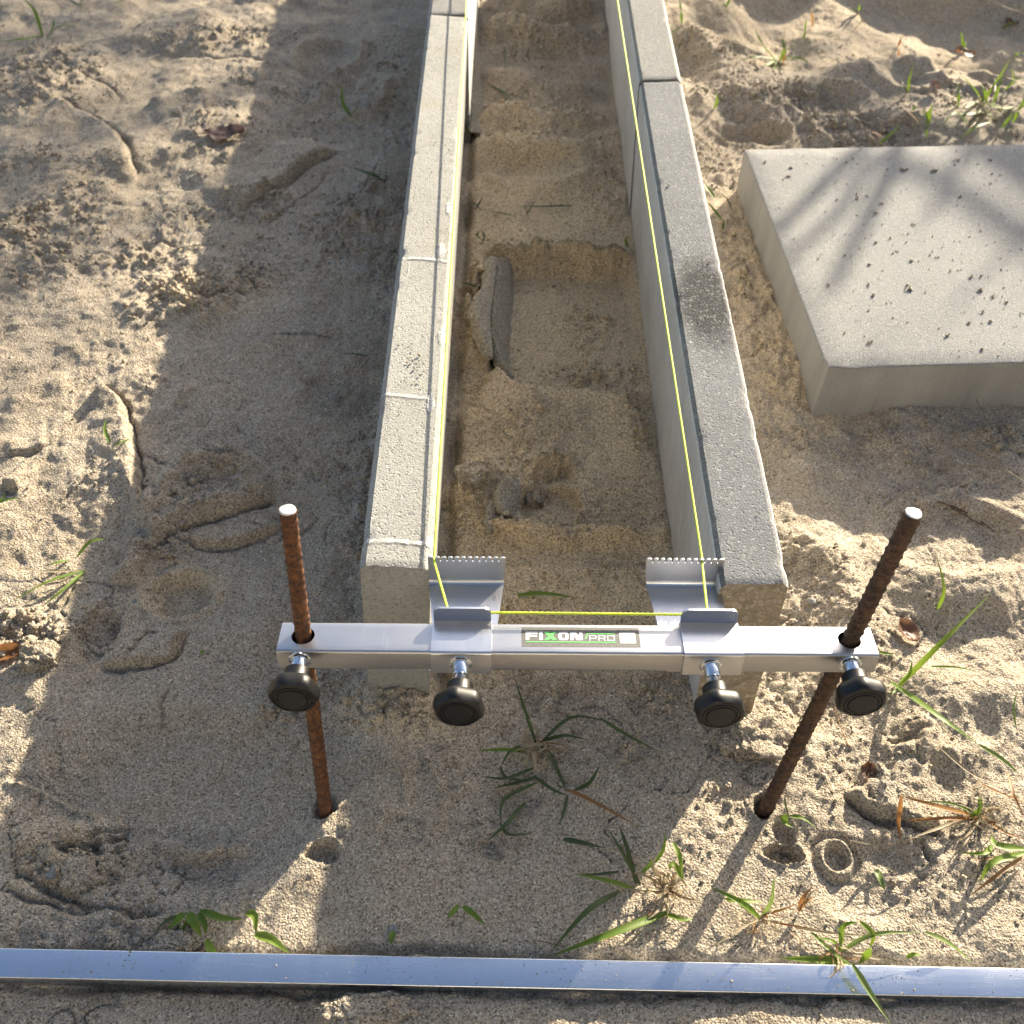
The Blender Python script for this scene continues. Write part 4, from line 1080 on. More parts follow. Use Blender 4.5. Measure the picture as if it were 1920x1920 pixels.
tag(sg, 'taut neon yellow string running along both kerbs and across the bar', 'string')

# ------------------------------------------------------------------ grass, leaves, straw
def ribbon(pts, width, mat, parent, name='blade', rows=9, fold=0.25, prof=None, twist=0.0, label=None):
    """leaf blade through world points, given in the parent's frame"""
    o0 = parent.location if parent is not None else Vector((0, 0, 0))
    P = catmull(np.array(pts, float) - np.array(o0[:])[None], rows)
    T = np.gradient(P, axis=0); T /= np.linalg.norm(T, axis=1)[:, None] + 1e-12
    V = []; 
    for k in range(rows):
        t = k / (rows - 1)
        w = width * (prof(t) if prof else (min(1.0, 0.45 + 2.2 * t) * (1 - t ** 2.4) + 0.02))
        a = np.cross(T[k], np.array([0, 0, 1.0])); L = np.linalg.norm(a)
        a = a / L if L > 1e-4 else np.array([1.0, 0, 0])
        b = np.cross(a, T[k])
        ca, sa = math.cos(twist * t), math.sin(twist * t)
        a, b = a * ca + b * sa, b * ca - a * sa
        V += [P[k] - a * w / 2 + b * w * fold, P[k], P[k] + a * w / 2 + b * w * fold]
    F = []
    for k in range(rows - 1):
        i = 3 * k; F += [(i, i + 1, i + 4, i + 3), (i + 1, i + 2, i + 5, i + 4)]
    o = mesh_obj(name, V, F, mat, parent, True)
    if label: o['label'] = label
    return o
GG = 'grass tufts growing in the sand'
def tuft(base, blades, label, cat='grass tuft', name='grass_tuft', group=GG, straw=0):
    """blades: (material key, width mm, [(px, py, lift), ...], twist)"""
    c = at(base[0], base[1], 0.0); g = ground_z(c[0], c[1])
    c = at(base[0], base[1], g)
    root = empty(name, (c[0], c[1], g)); tag(root, label, cat, group)
    for q in range(straw):
        a = rng.uniform(0, 6.28); L = rng.uniform(18, 62); bx, by = base[0] + rng.gauss(0, 9), base[1] + rng.gauss(0, 9)
        ex, ey = bx + L * math.cos(a), by + 0.8 * L * math.sin(a)
        blades = blades + [(rng.choice(['straw', 'straw', 'orange_dry']), rng.uniform(1.2, 2.6), [(bx, by, .003), ((bx + ex) / 2 + rng.gauss(0, 7), (by + ey) / 2 + rng.gauss(0, 7), rng.uniform(.006, .018)), (ex, ey, rng.uniform(.001, .008))], rng.uniform(-2, 2))]
    for bl in blades:
        mk, wd, pp = bl[:3]; tws = bl[3] if len(bl) > 3 else rng.uniform(-0.5, 0.5)
        w = []
        for (px, py, lift) in pp:
            p = at(px, py, g + lift); gg = ground_z(p[0], p[1]); w.append(at(px, py, max(gg, g - 0.01) + lift + 0.0012))
        ribbon(w, wd * (1.35 if mk == 'straw' else 0.8 if mk == 'grass_dark' else 1.0) * (0.00078 if base[1] > 420 else 0.00115), M[mk], root, twist=tws)
    return root
G, D, PL, S, O = 'grass', 'grass_dark', 'grass_pale', 'straw', 'orange_dry'
tuft((80, 68), [(G, 6, [(80, 68, 0), (64, 20, .03), (36, -8, .05)]), (G, 7, [(80, 68, 0), (40, 74, .015), (-8, 80, .01)]), (G, 5, [(88, 72, 0), (108, 52, .02), (165, 44, .015)]), (G, 4, [(90, 72, 0), (100, 50, .02), (100, 35, .03)])], 'grass tuft with long blades in the top left corner')
tuft((150, 6), [(D, 7, [(130, 2, 0), (150, 10, .01), (172, 2, .01)]), (D, 6, [(150, 8, 0), (160, -4, .02), (165, -20, .03)]), (G, 5, [(215, 6, 0), (235, 0, .01), (240, -14, .02)])], 'dark green grass tuft cut off by the top edge at left')
tuft((655, 216), [(G, 6, [(658, 218, 0), (643, 195, .02), (641, 155, .05)]), (D, 4, [(660, 220, 0), (650, 212, .01), (640, 205, .012)])], 'single upright grass blade left of the far left kerb')
tuft((745, 190), [(D, 4, [(762, 198, 0), (742, 186, .01), (722, 174, .015)]), (D, 3, [(760, 198, 0), (750, 194, .01)])], 'tiny dark grass sprout close to the far left kerb')
tuft((555, 190), [(D, 6, [(570, 195, 0), (555, 188, .01), (540, 180, .012)]), (D, 4, [(570, 195, 0), (582, 182, .015)])], 'small dark sprout in the shade above the long sand ridge')
tuft((715, 338), [(D, 9, [(722, 340, 0), (695, 328, .012), (655, 312, .015)]), (D, 6, [(722, 340, 0), (730, 328, .015)]), (D, 5, [(718, 338, 0), (700, 335, .005), (690, 342, .004)])], 'limp dark green grass leaf beside the left kerb')
tuft((690, 670), [(D, 5, [(690, 668, 0), (660, 664, .006), (635, 662, .004)]), (S, 3, [(690, 670, 0), (675, 685, .004), (668, 698, .003)]), (S, 2.5, [(695, 668, 0), (712, 682, .004), (722, 700, .003)])], 'flattened grass sprout by the printed sand left of the kerb')
tuft((212, 832), [(G, 6, [(206, 830, 0), (197, 806, .004), (200, 782, .003)]), (G, 6, [(214, 836, 0), (228, 830, .004), (248, 820, .003)])], 'two cut grass leaves lying in the left footprint')
tuft((158, 1072), [(G, 6, [(160, 1070, 0), (90, 1092, .012), (10, 1135, .006)]), (G, 5, [(160, 1070, 0), (120, 1105, .010), (75, 1140, .005)]), (G, 5, [(128, 1050, 0), (105, 1056, .005), (80, 1062, .004)]), (G, 6, [(145, 1045, .006), (170, 1016, .014), (203, 1010, .010)]), (S, 3, [(160, 1070, 0), (80, 1072, .004), (-5, 1060, .004)]), (S, 2, [(150, 1080, 0), (60, 1100, .004), (0, 1120, .003)])], 'green grass clump lying across the shadow edge at far left')
tuft((5, 942), [(G, 6, [(-6, 945, 0), (15, 938, .006), (38, 934, .004)]), (G, 4, [(-8, 948, 0), (5, 935, .01), (12, 925, .014)])], 'short grass tip poking in at the left edge')
tuft((378, 1240 - 17), [(G, 4, [(378, 1226, 0), (380, 1216, .004)]), (G, 3, [(378, 1226, 0), (386, 1220, .003)])], 'tiny green seedling in the shaded sand left of the bar')
tuft((345, 1722), [(G, 9, [(345, 1712, .006), (332, 1728, .008), (310, 1745, .004)]), (D, 6, [(335, 1738, .005), (328, 1752, .004), (318, 1772, .002)]), (G, 11, [(352, 1712, .008), (366, 1732, .012), (378, 1758, .008)]), (G, 8, [(372, 1712, .006), (385, 1735, .014), (386, 1752, .012)]), (G, 9, [(386, 1762, .012), (402, 1790, .018), (425, 1826, .016)]),
                   (G, 9, [(375, 1708, .004), (415, 1722, .010), (455, 1724, .008)]), (G, 9, [(462, 1712, .006), (478, 1718, .010), (480, 1752, .008)]), (G, 10, [(478, 1752, .008), (510, 1762, .012), (544, 1788, .010)]), (D, 5, [(350, 1712, .004), (310, 1728, .004), (285, 1755, .002)]), (G, 5, [(360, 1712, .006), (345, 1740, .006), (325, 1770, .004)])], 'broad leaved green weed bending over the straightedge at lower left')
tuft((1010, 1400), [(D, 6, [(1005, 1395, 0), (985, 1335, .030), (964, 1268, .055)]), (D, 6, [(1012, 1395, 0), (1070, 1346, .026), (1135, 1350, .026)]), (D, 6, [(1125, 1347, .026), (1170, 1375, .016), (1240, 1412, .006)]), (D, 7, [(1018, 1390, 0), (1060, 1380, .016), (1105, 1388, .008)]),
                    (D, 8, [(1015, 1398, 0), (1040, 1432, .012), (1062, 1485, .008)]), (O, 5, [(1060, 1480, .008), (1110, 1502, .008), (1200, 1552, .004)]), (G, 5, [(985, 1410, 0), (940, 1406, .012), (890, 1408, .006)]), (D, 5, [(995, 1395, 0), (958, 1408, .016), (938, 1440, .010)]), (D, 5, [(938, 1438, .008), (950, 1458, .005), (1000, 1465, .002)]),
                    (D, 6, [(1000, 1440, 0), (950, 1460, .008), (900, 1455, .004)]), (D, 6, [(1005, 1458, 0), (960, 1470, .008), (922, 1478, .004)]), (D, 6, [(1005, 1468, .004), (945, 1500, .010), (938, 1545, .006)]), (D, 5, [(938, 1545, .006), (955, 1565, .004), (1000, 1562, .002)]), (D, 7, [(985, 1505, .004), (950, 1545, .012), (912, 1578, .006)]),
                    (D, 6, [(1000, 1455, 0), (1035, 1480, .010), (1065, 1492, .006)]), (D, 7, [(1078, 1482, .004), (1105, 1468, .010), (1126, 1432, .012)]), (D, 5, [(1064, 1492, .004), (1058, 1518, .006), (1048, 1548, .003)]),
                    (S, 4, [(1000, 1400, .004), (985, 1375, .012), (1015, 1368, .008)]), (S, 3, [(1005, 1400, .006), (975, 1392, .012), (955, 1412, .004)]), (S, 4, [(1000, 1402, .006), (1002, 1425, .012), (1005, 1452, .004)]), (S, 4, [(1010, 1400, .006), (990, 1420, .010), (985, 1440, .004)]), (S, 3, [(1020, 1395, .006), (990, 1398, .014), (962, 1400, .006)]), (S, 4, [(1022, 1405, .006), (1030, 1425, .010), (1020, 1440, .004)]), (S, 4, [(995, 1395, .006), (980, 1385, .014), (985, 1405, .010)])], 'large dark green grass tuft with straw heart in front of the bar', straw=20)
tuft((1022, 1119), [(G, 8, [(970, 1117, .004), (1020, 1114, .010), (1078, 1120, .004)])], 'single green grass leaf lying between the two sliders', 'grass leaf', 'grass_leaf', None)
tuft((1250, 1665), [(D, 7, [(1200, 1660, 0), (1170, 1605, .030), (1138, 1552, .045)]), (D, 7, [(1192, 1655, 0), (1175, 1590, .025), (1160, 1545, .035)]), (G, 6, [(1190, 1668, 0), (1140, 1652, .012), (1075, 1638, .006)]), (D, 5, [(1160, 1635, .004), (1120, 1640, .008), (1080, 1640, .004)]), (D, 9, [(1160, 1672, 0), (1100, 1710, .014), (1028, 1790, .006)]), (G, 9, [(1255, 1710, .002), (1150, 1750, .012), (1025, 1796, .008)]),
                    (G, 6, [(1245, 1712, .004), (1280, 1725, .010), (1300, 1722, .006)]), (G, 6, [(1262, 1580, .02), (1275, 1610, .02), (1278, 1650, .006)]), (G, 7, [(1280, 1650, 0), (1262, 1620, .012), (1250, 1640, .01)]), (S, 3, [(1245, 1668, .004), (1225, 1625, .022), (1235, 1600, .024)]), (S, 3, [(1250, 1668, .004), (1205, 1640, .014), (1180, 1638, .010)]), (S, 3, [(1250, 1672, .004), (1210, 1672, .012), (1170, 1665, .006)]), (S, 4, [(1252, 1665, .004), (1275, 1650, .014), (1290, 1665, .006)]), (S, 3, [(1250, 1670, .004), (1250, 1700, .010), (1255, 1722, .002)]), (S, 3, [(1255, 1670, .004), (1285, 1685, .010), (1320, 1690, .004)]), (S, 4, [(1258, 1668, .006), (1262, 1640, .016), (1245, 1632, .018)]), (O, 3, [(1240, 1700, .004), (1180, 1740, .008), (1120, 1770, .004)]), (S, 3, [(1250, 1690, .004), (1225, 1715, .008), (1190, 1735, .004)]), (G, 5, [(1200, 1640, .01), (1240, 1600, .024), (1248, 1560, .034)])], 'sprawling grass tuft with pale straw heart right of centre', straw=30)
tuft((1095, 1575), [(D, 9, [(1056, 1574, .004), (1085, 1580, .008), (1135, 1590, .004)]), (S, 2, [(1135, 1590, .002), (1180, 1600, .003), (1230, 1640, .003)])], 'single dark green leaf with rounded end right of the large tuft', 'grass leaf', 'grass_leaf', None)
tuft((865, 1700), [(G, 6, [(860, 1697, .004), (848, 1712, .006), (838, 1722, .003)]), (G, 7, [(868, 1700, .004), (888, 1715, .008), (912, 1736, .004)])], 'pair of small green leaflets on the shaded sand', 'grass leaf', 'grass_leaf', None)
tuft((736, 1758), [(G, 7, [(736, 1746, .003), (735, 1758, .005), (732, 1772, .002)])], 'tiny green leaf just behind the middle of the straightedge', 'grass leaf', 'grass_leaf', None)
tuft((1425, 1722), [(G, 7, [(1425, 1722, 0), (1385, 1690, .022), (1332, 1663, .018)]), (PL, 5, [(1428, 1720, 0), (1446, 1690, .020), (1452, 1640, .040)]), (G, 6, [(1360, 1686, .006), (1395, 1690, .010), (1432, 1692, .006)]), (O, 3, [(1432, 1715, 0), (1470, 1705, .008), (1500, 1692, .010)]), (S, 2, [(1420, 1722, 0), (1360, 1760, .006), (1310, 1790, .003)]), (S, 2, [(1425, 1725, 0), (1380, 1690, .010), (1330, 1640, .012)]), (O, 2.5, [(1430, 1725, 0), (1480, 1735, .006), (1530, 1742, .004)]), (S, 3, [(1480, 1745, 0), (1500, 1765, .006), (1492, 1790, .003)])], 'thin grass tuft with reddish stems above the straightedge', straw=16)
tuft((1500, 1708), [(O, 5, [(1498, 1708, 0), (1504, 1685, .012), (1524, 1662, .016)]), (O, 4, [(1498, 1708, 0), (1512, 1690, .010), (1528, 1680, .010)]), (S, 2, [(1498, 1705, .004), (1520, 1675, .012), (1548, 1660, .012)])], 'withered orange grass sprig beneath the knob print')
tuft((1575, 1782), [(PL, 5, [(1572, 1786, 0), (1640, 1752, .020), (1735, 1748, .022)]), (PL, 6, [(1735, 1748, .022), (1780, 1770, .016), (1830, 1812, .004)]), (G, 6, [(1575, 1780, 0), (1580, 1738, .020), (1612, 1728, .024)]), (G, 6, [(1612, 1728, .024), (1636, 1752, .020), (1632, 1778, .014)]), (G, 8, [(1632, 1778, .014), (1622, 1795, .010), (1610, 1808, .004)]), (G, 5, [(1575, 1782, 0), (1560, 1765, .010), (1525, 1757, .006)]), (PL, 5, [(1520, 1748, .004), (1560, 1785, .012), (1602, 1812, .022)]),
                    (PL, 7, [(1598, 1808, .022), (1630, 1860, .024), (1672, 1922, .022)]), (G, 9, [(1590, 1806, .006), (1530, 1800, .010), (1462, 1796, .004)]), (S, 2.5, [(1490, 1740, .002), (1560, 1750, .006), (1640, 1755, .004)]), (PL, 5, [(1580, 1765, .004), (1576, 1750, .014), (1568, 1735, .018)]), (S, 2, [(1600, 1790, .002), (1660, 1800, .004), (1720, 1815, .002)]), (G, 5, [(1700, 1795, .002), (1715, 1790, .006), (1728, 1792, .004)])], 'bright green arching grass tuft with one blade hanging over the straightedge', straw=10)
tuft((1650, 1650), [(PL, 8, [(1642, 1630, .003), (1650, 1648, .006), (1660, 1672, .003)])], 'lone pale green leaf in the hollow right of the knob print', 'grass leaf', 'grass_leaf', None)
tuft((1482, 1540), [(G, 9, [(1476, 1528, .006), (1470, 1540, .010), (1488, 1552, .004)]), (G, 5, [(1482, 1530, .006), (1505, 1535, .010), (1528, 1550, .004)]), (D, 3, [(1478, 1530, .004), (1472, 1505, .014), (1470, 1490, .018)])], 'small green sprout below the foot of the right stake')
tuft((1835, 1530), [(O, 6, [(1835, 1532, 0), (1750, 1510, .020), (1690, 1492, .022)]), (O, 6, [(1690, 1492, .022), (1684, 1540, .014), (1690, 1580, .004)]), (S, 4, [(1835, 1535, 0), (1770, 1550, .016), (1700, 1575, .008)]), (O, 5, [(1830, 1535, 0), (1760, 1535, .012), (1695, 1540, .008)]), (O, 5, [(1840, 1530, 0), (1880, 1560, .010), (1925, 1575, .006)]), (G, 5, [(1840, 1530, 0), (1835, 1505, .020), (1840, 1495, .022)]), (G, 6, [(1820, 1532, .006), (1835, 1520, .014), (1842, 1500, .018)]), (PL, 4, [(1838, 1532, 0), (1790, 1508, .014), (1730, 1502, .012)]), (G, 6, [(1860, 1585, .004), (1845, 1600, .012), (1800, 1600, .006)]),
                    (G, 8, [(1920, 1592, .012), (1870, 1585, .016), (1858, 1565, .010)]), (G, 8, [(1920, 1600, .006), (1860, 1618, .016), (1836, 1655, .006)]), (O, 5, [(1920, 1605, .004), (1870, 1640, .012), (1815, 1682, .004)]), (O, 4, [(1890, 1450, .014), (1900, 1490, .020), (1925, 1540, .010)]), (O, 4, [(1840, 1470, .012), (1880, 1490, .018), (1925, 1505, .010)]), (S, 3, [(1760, 1400, .004), (1820, 1450, .012), (1870, 1470, .010)]), (S, 2.5, [(1830, 1540, 0), (1810, 1580, .008), (1790, 1600, .003)]), (O, 3, [(1920, 1600, .004), (1870, 1608, .008), (1820, 1615, .004)]), (S, 2.5, [(1850, 1440, .006), (1822, 1500, .010), (1860, 1540, .004)])], 'orange and green withered grass clump at the lower right edge', straw=22)
tuft((1690, 1280), [(G, 7, [(1688, 1285, 0), (1760, 1210, .040), (1862, 1108, .065)]), (G, 10, [(1670, 1280, .004), (1760, 1345, .032), (1840, 1400, .030)]), (PL, 6, [(1835, 1397, .030), (1880, 1425, .024), (1912, 1452, .014)]), (G, 5, [(1685, 1285, 0), (1705, 1262, .014), (1710, 1235, .024)]), (G, 4, [(1688, 1288, 0), (1672, 1300, .006), (1660, 1298, .004)]), (S, 2, [(1690, 1285, 0), (1660, 1270, .006), (1635, 1262, .006)]), (G, 4, [(1745, 1250, .006), (1790, 1252, .010), (1830, 1258, .006)])], 'grass plant with two long bright blades right of the right stake')
tuft((1760, 1140), [(G, 7, [(1758, 1142, 0), (1768, 1100, .024), (1752, 1030, .050)])], 'single bright upright grass blade behind the brown leaf')
tuft((1655, 1225), [(G, 4, [(1645, 1222, .002), (1662, 1226, .005), (1680, 1226, .002)])], 'short green blade fragment next to the bar end', 'grass leaf', 'grass_leaf', None)
tuft((1835, 1530 - 170), [(G, 3, [(1905, 1365, .004), (1900, 1330, .014), (1908, 1290, .02)])], 'thin green blade at the right edge beside the long blades')
# behind the slab and along the right kerb
tuft((1455, 112), [(G, 6, [(1455, 115, 0), (1430, 85, .03), (1415, 55, .05)]), (G, 6, [(1462, 116, 0), (1470, 95, .03), (1466, 70, .05)]), (O, 5, [(1468, 118, 0), (1472, 100, .02), (1470, 80, .03)]), (G, 6, [(1455, 112, 0), (1420, 108, .012), (1392, 112, .008)]), (G, 6, [(1460, 114, 0), (1490, 108, .014), (1520, 118, .008)]), (G, 5, [(1455, 114, 0), (1440, 122, .008), (1425, 125, .004)]), (G, 4, [(1458, 114, 0), (1452, 128, .008), (1450, 140, .003)]), (G, 4, [(1458, 112, 0), (1480, 90, .02), (1500, 92, .02)])], 'bright green grass tuft behind the kerb joint at upper right')
tuft((1341, 200), [(G, 5, [(1340, 204, 0), (1344, 190, .02), (1342, 168, .04)])], 'single bright blade right of the right kerb joint')
tuft((1700, 165), [(G, 5, [(1702, 172, 0), (1704, 150, .03), (1712, 118, .06)]), (D, 4, [(1700, 175, 0), (1694, 160, .02), (1690, 150, .02)])], 'single upright blade left of the bright tufts at upper right')
tuft((1670, 262), [(G, 8, [(1648, 272, .004), (1668, 256, .02), (1692, 232, .04)]), (O, 5, [(1655, 256, .004), (1640, 250, .012), (1630, 245, .016)]), (D, 5, [(1670, 258, 0), (1690, 262, .01), (1700, 268, .006)])], 'short two coloured sprout at the back edge of the slab')
tuft((1742, 232), [(G, 7, [(1738, 235, 0), (1742, 215, .02), (1750, 195, .04)]), (G, 5, [(1740, 235, 0), (1735, 215, .02), (1732, 205, .03)]), (D, 6, [(1736, 258, 0), (1738, 240, .02), (1744, 222, .03)]), (S, 4, [(1726, 235, 0), (1705, 212, .02), (1690, 200, .025)]), (G, 4, [(1712, 208, 0), (1716, 198, .02)])], 'small green tuft just left of the largest grass group')
tuft((1842, 190), [(G, 6, [(1840, 192, 0), (1858, 170, .04), (1895, 110, .09)]), (G, 6, [(1838, 185, 0), (1820, 160, .03), (1796, 135, .05)]), (G, 5, [(1862, 195, 0), (1872, 165, .04), (1882, 138, .06)]), (G, 6, [(1835, 190, 0), (1815, 200, .02), (1805, 205, .02)]), (G, 7, [(1850, 205, 0), (1820, 215, .02), (1795, 208, .02)]), (G, 6, [(1845, 200, 0), (1855, 215, .02), (1860, 222, .01)]), (G, 7, [(1880, 240, 0), (1900, 215, .03), (1925, 190, .05)]), (G, 6, [(1900, 230, 0), (1915, 200, .03), (1930, 170, .05)]), (G, 6, [(1815, 232, 0), (1790, 212, .02), (1765, 236, .01)]), (G, 5, [(1796, 200, 0), (1797, 175, .03), (1796, 155, .04)]), (PL, 7, [(1800, 262, 0), (1830, 240, .02), (1860, 228, .02)]), (G, 6, [(1840, 190, 0), (1862, 200, .02), (1880, 212, .01)]), (G, 6, [(1850, 192, 0), (1845, 170, .03), (1838, 155, .04)]), (G, 7, [(1905, 200, 0), (1880, 205, .02), (1858, 190, .02)]), (G, 5, [(1885, 170, 0), (1905, 150, .03), (1925, 148, .03)]), (G, 5, [(1900, 160, 0), (1898, 135, .03), (1893, 125, .04)])], 'largest bright green grass group behind the slab at the right edge', straw=12)
tuft((1338, 372), [(PL, 6, [(1340, 372, .004), (1325, 352, .012), (1318, 342, .014)]), (G, 6, [(1352, 412, .002), (1338, 395, .015), (1326, 378, .025)]), (D, 4, [(1355, 430, 0), (1358, 410, .012)]), (D, 5, [(1372, 395, 0), (1360, 370, .02), (1345, 360, .03)])], 'green blades growing between the right kerb and the slab')
tuft((1276, 35), [(G, 5, [(1278, 45, 0), (1276, 20, .03), (1273, -5, .05)]), (G, 6, [(1262, 62, 0), (1270, 55, .01), (1276, 52, .012)])], 'bright upright blade right of the far right kerb')
tuft((1365, 10), [(G, 5, [(1362, 12, 0), (1368, 0, .02), (1372, -14, .03)]), (G, 4, [(1360, 14, 0), (1355, 4, .02)])], 'small sprout cut off by the top edge right of the kerb')
tuft((1520, 30), [(O, 5, [(1524, 50, 0), (1522, 30, .03), (1520, 12, .05)]), (G, 4, [(1506, 78, 0), (1510, 50, .03), (1512, 35, .05)])], 'orange blade beside a green one in front of the dark hollow')
tuft((1605, 20), [(D, 7, [(1608, 25, 0), (1595, 14, .02), (1588, 8, .02)]), (G, 5, [(1610, 22, 0), (1612, 8, .03)]), (S, 3, [(1600, 60, 0), (1612, 45, .02), (1620, 32, .03)]), (D, 5, [(1575, 70, 0), (1560, 62, .01), (1550, 66, .006)])], 'dark sprout and straw in the dark hollow at upper right')
tuft((1690, 85), [(O, 4, [(1684, 88, 0), (1690, 72, .02), (1698, 64, .02)]), (O, 4, [(1684, 105, 0), (1685, 92, .02)])], 'small orange grass tip on the ridge of the dark hollow')
tuft((1805, 85), [(G, 5, [(1806, 96, 0), (1804, 75, .03), (1802, 58, .05)]), (PL, 4, [(1806, 96, 0), (1812, 75, .03)])], 'thin upright blade inside the dark hollow')
tuft((1890, 50), [(G, 8, [(1880, 55, 0), (1890, 48, .012), (1905, 42, .014)]), (S, 3, [(1850, 0, .004), (1890, 15, .01), (1925, 26, .008)]), (S, 3, [(1828, 60, .002), (1835, 55, .01), (1855, 70, .006)])], 'leaf and pale stems in the upper right corner')
tuft((1910, 98), [(G, 9, [(1905, 104, 0), (1915, 100, .012), (1930, 96, .014)])], 'broad leaf tip at the right edge under the hollow')
# in the trench
tuft((900, 395), [(D, 6, [(868, 386, .002), (888, 382, .010), (902, 396, .002)]), (D, 4, [(892, 394, 0), (900, 380, .010), (903, 370, .012)])], 'bent green blade against the inside of the left kerb')
tuft((905, 448), [(G, 6, [(905, 452, 0), (892, 440, .012), (902, 434, .020)]), (D, 5, [(905, 455, 0), (908, 445, .012), (904, 432, .02)]), (D, 3, [(908, 452, 0), (920, 450, .006), (930, 455, .003)])], 'small dark sprout behind the square hole in the trench')
tuft((985, 388), [(D, 5, [(1072, 386, .002), (1020, 388, .006), (965, 386, .003)]), (D, 3, [(985, 405, 0), (992, 395, .008), (1005, 372, .012)]), (D, 3, [(925, 398, 0), (950, 402, .004), (968, 408, .002)])], 'dark green blades lying flat across the trench')
tuft((880, 535), [(D, 7, [(866, 530, .002), (885, 536, .008), (902, 540, .003)])], 'short green leaf between left kerb and cracked sand plate', 'grass leaf', 'grass_leaf', None)
tuft((1178, 460), [(G, 8, [(1178, 465, 0), (1174, 452, .012), (1180, 440, .020)]), (G, 5, [(1178, 465, 0), (1170, 455, .008)])], 'bright sprout against the inside of the right kerb')
tuft((945, 175), [(D, 6, [(935, 168, 0), (950, 180, .01), (970, 198, .004)]), (D, 4, [(920, 160, .002), (945, 172, .008), (960, 162, .006)]), (D, 3, [(945, 90, 0), (948, 110, .012), (946, 140, .004)])], 'limp dark blades in the shaded far part of the trench')
# dry seed head
def seed_head():
    root_px = (1872, 872); g = ground_z(*at(1872, 872, 0)[:2])
    c = at(*root_px, g + 0.012)
    root = empty('dry_seed_head', c); tag(root, 'dry finger grass seed head with thin spikes at the right edge', 'seed head')
    def W(px, py, l):
        p = at(px, py, g + l); gg = ground_z(p[0], p[1]); return np.array(at(px, py, max(g, gg) + l))
    for pts, r, nm in (([(1872, 872, .012), (1800, 826, .016), (1718, 788, .010)], .00065, 'spike'), ([(1872, 872, .012), (1810, 840, .012), (1740, 826, .006)], .0006, 'spike'), ([(1872, 872, .012), (1810, 872, .010), (1772, 869, .006)], .0006, 'spike'),
                       ([(1872, 874, .012), (1800, 878, .008), (1738, 877, .006)], .0005, 'spike'), ([(1872, 872, .012), (1858, 812, .018), (1830, 748, .014)], .0005, 'spike'), ([(1872, 872, .012), (1900, 890, .012), (1945, 918, .008)], .0005, 'stem'), ([(1856, 880, .010), (1790, 915, .012), (1716, 945, .012)], .00022, 'stem')):
        P = catmull(np.array([W(*p) for p in pts]) - np.array(c)[None], 24)
        lump = nm == 'spike'
        tube_path(nm, P, r, M['straw'], 0.0009, 6, 0.0032 if lump else 0, 0.45 if lump else 0.0, root)
seed_head()
# loose dry stems lying on the sand
def stems(px, label, r=0.0004, mat='straw', name='dry_straw'):
    P = []
    for (x, y, l) in px:
        p = at(x, y, 0); g = ground_z(p[0], p[1]); P.append(at(x, y, g + l + r))
    P = catmull(np.array(P), 20)
    o = tube_path(name, P, r, M[mat], 0.002, 5, 0, 0)
    tag(o, label, 'straw', 'dry straws on the sand')
stems([(1152, 1040, .002), (1180, 1065, .005), (1205, 1092, .002)], 'thin dry stem beside the left edge of the right notched plate')
stems([(1180, 1022, .002), (1188, 1060, .004), (1200, 1085, .002)], 'shorter dry stem close to the right notched plate')
stems([(0, 1758, .002), (50, 1745, .004), (92, 1736, .002)], 'dry needle on the crumbly sand at lower left', .0005)
stems([(1760, 940, .004), (1820, 965, .004), (1868, 1000, .002)], 'brown twig lying in the shaded hollow at right', .0009, 'leaf_brown')
stems([(1770, 945, .002), (1825, 975, .005), (1850, 990, .002)], 'second brown twig crossing the other in the shaded hollow', .0007, 'leaf_brown')
stems([(1645, 1055, .002), (1680, 1060, .003), (1735, 1060, .002)], 'reddish dry stem on the dune behind the brown leaf', .0005, 'orange_dry')
stems([(1565, 1325, .006), (1575, 1360, .006), (1592, 1400, .002)], 'dry stem standing right of the right stake below the bar', .0005, 'orange_dry')
stems([(868, 880, .010), (875, 900, .012), (884, 912, .002)], 'pale dry straw bit by the left kerb inside the trench', .0004)
stems([(998, 1762, .002), (1030, 1768, .004), (1060, 1776, .002)], 'thin dark stem behind the straightedge near the sprawling tuft', .0004, 'leaf_brown')
stems([(1720, 1570, .003), (1650, 1585, .010), (1590, 1575, .003)], 'pale arching stem over the hollow near the knob print', .0004)

# dead leaves
def leaf(px, py, length, width, rot, mat, label, curl=0.3, lobes=0.0, lift=0.003, seed=1, tilt=(0, 0)):
    c = at(px, py, 0); g = ground_z(c[0], c[1]); c = at(px, py, g + lift)
    rr = np.random.default_rng(seed); nu, nv = 14, 9; V = []
    for i in range(nu):
        t = i / (nu - 1); w = width / 2 * (math.sin(math.pi * min(1, t * 0.96 + 0.03)) ** 0.75) * (1 + lobes * math.sin(t * 17 + seed))
        for j in range(nv):
            s = j / (nv - 1) * 2 - 1
            V.append(((t - 0.5) * length, s * w, curl * width * (abs(s) ** 1.8 * (0.6 + 0.4 * math.sin(t * 5 + seed)) + 0.35 * (2 * t - 1) ** 2) + 0.0008 * rr.normal()))
    F = [(i * nv + j, (i + 1) * nv + j, (i + 1) * nv + j + 1, i * nv + j + 1) for i in range(nu - 1) for j in range(nv - 1)]
    root = empty('dead_leaf', c); root.rotation_euler = (tilt[0], tilt[1], rot); tag(root, label, 'dead leaf', 'dead leaves')
    mesh_obj('leaf_blade', V, F, M[mat], root, True)
    P = np.array([[(t - 0.5) * length - (0.25 * length if t == 0 else 0), 0, curl * width * 0.35 * (2 * t - 1) ** 2 + 0.0004] for t in np.linspace(0, 1, 10)])
    tube_path('midrib', P, 0.0005, M[mat], 0.002, 5, 0, 0, root)
    return root
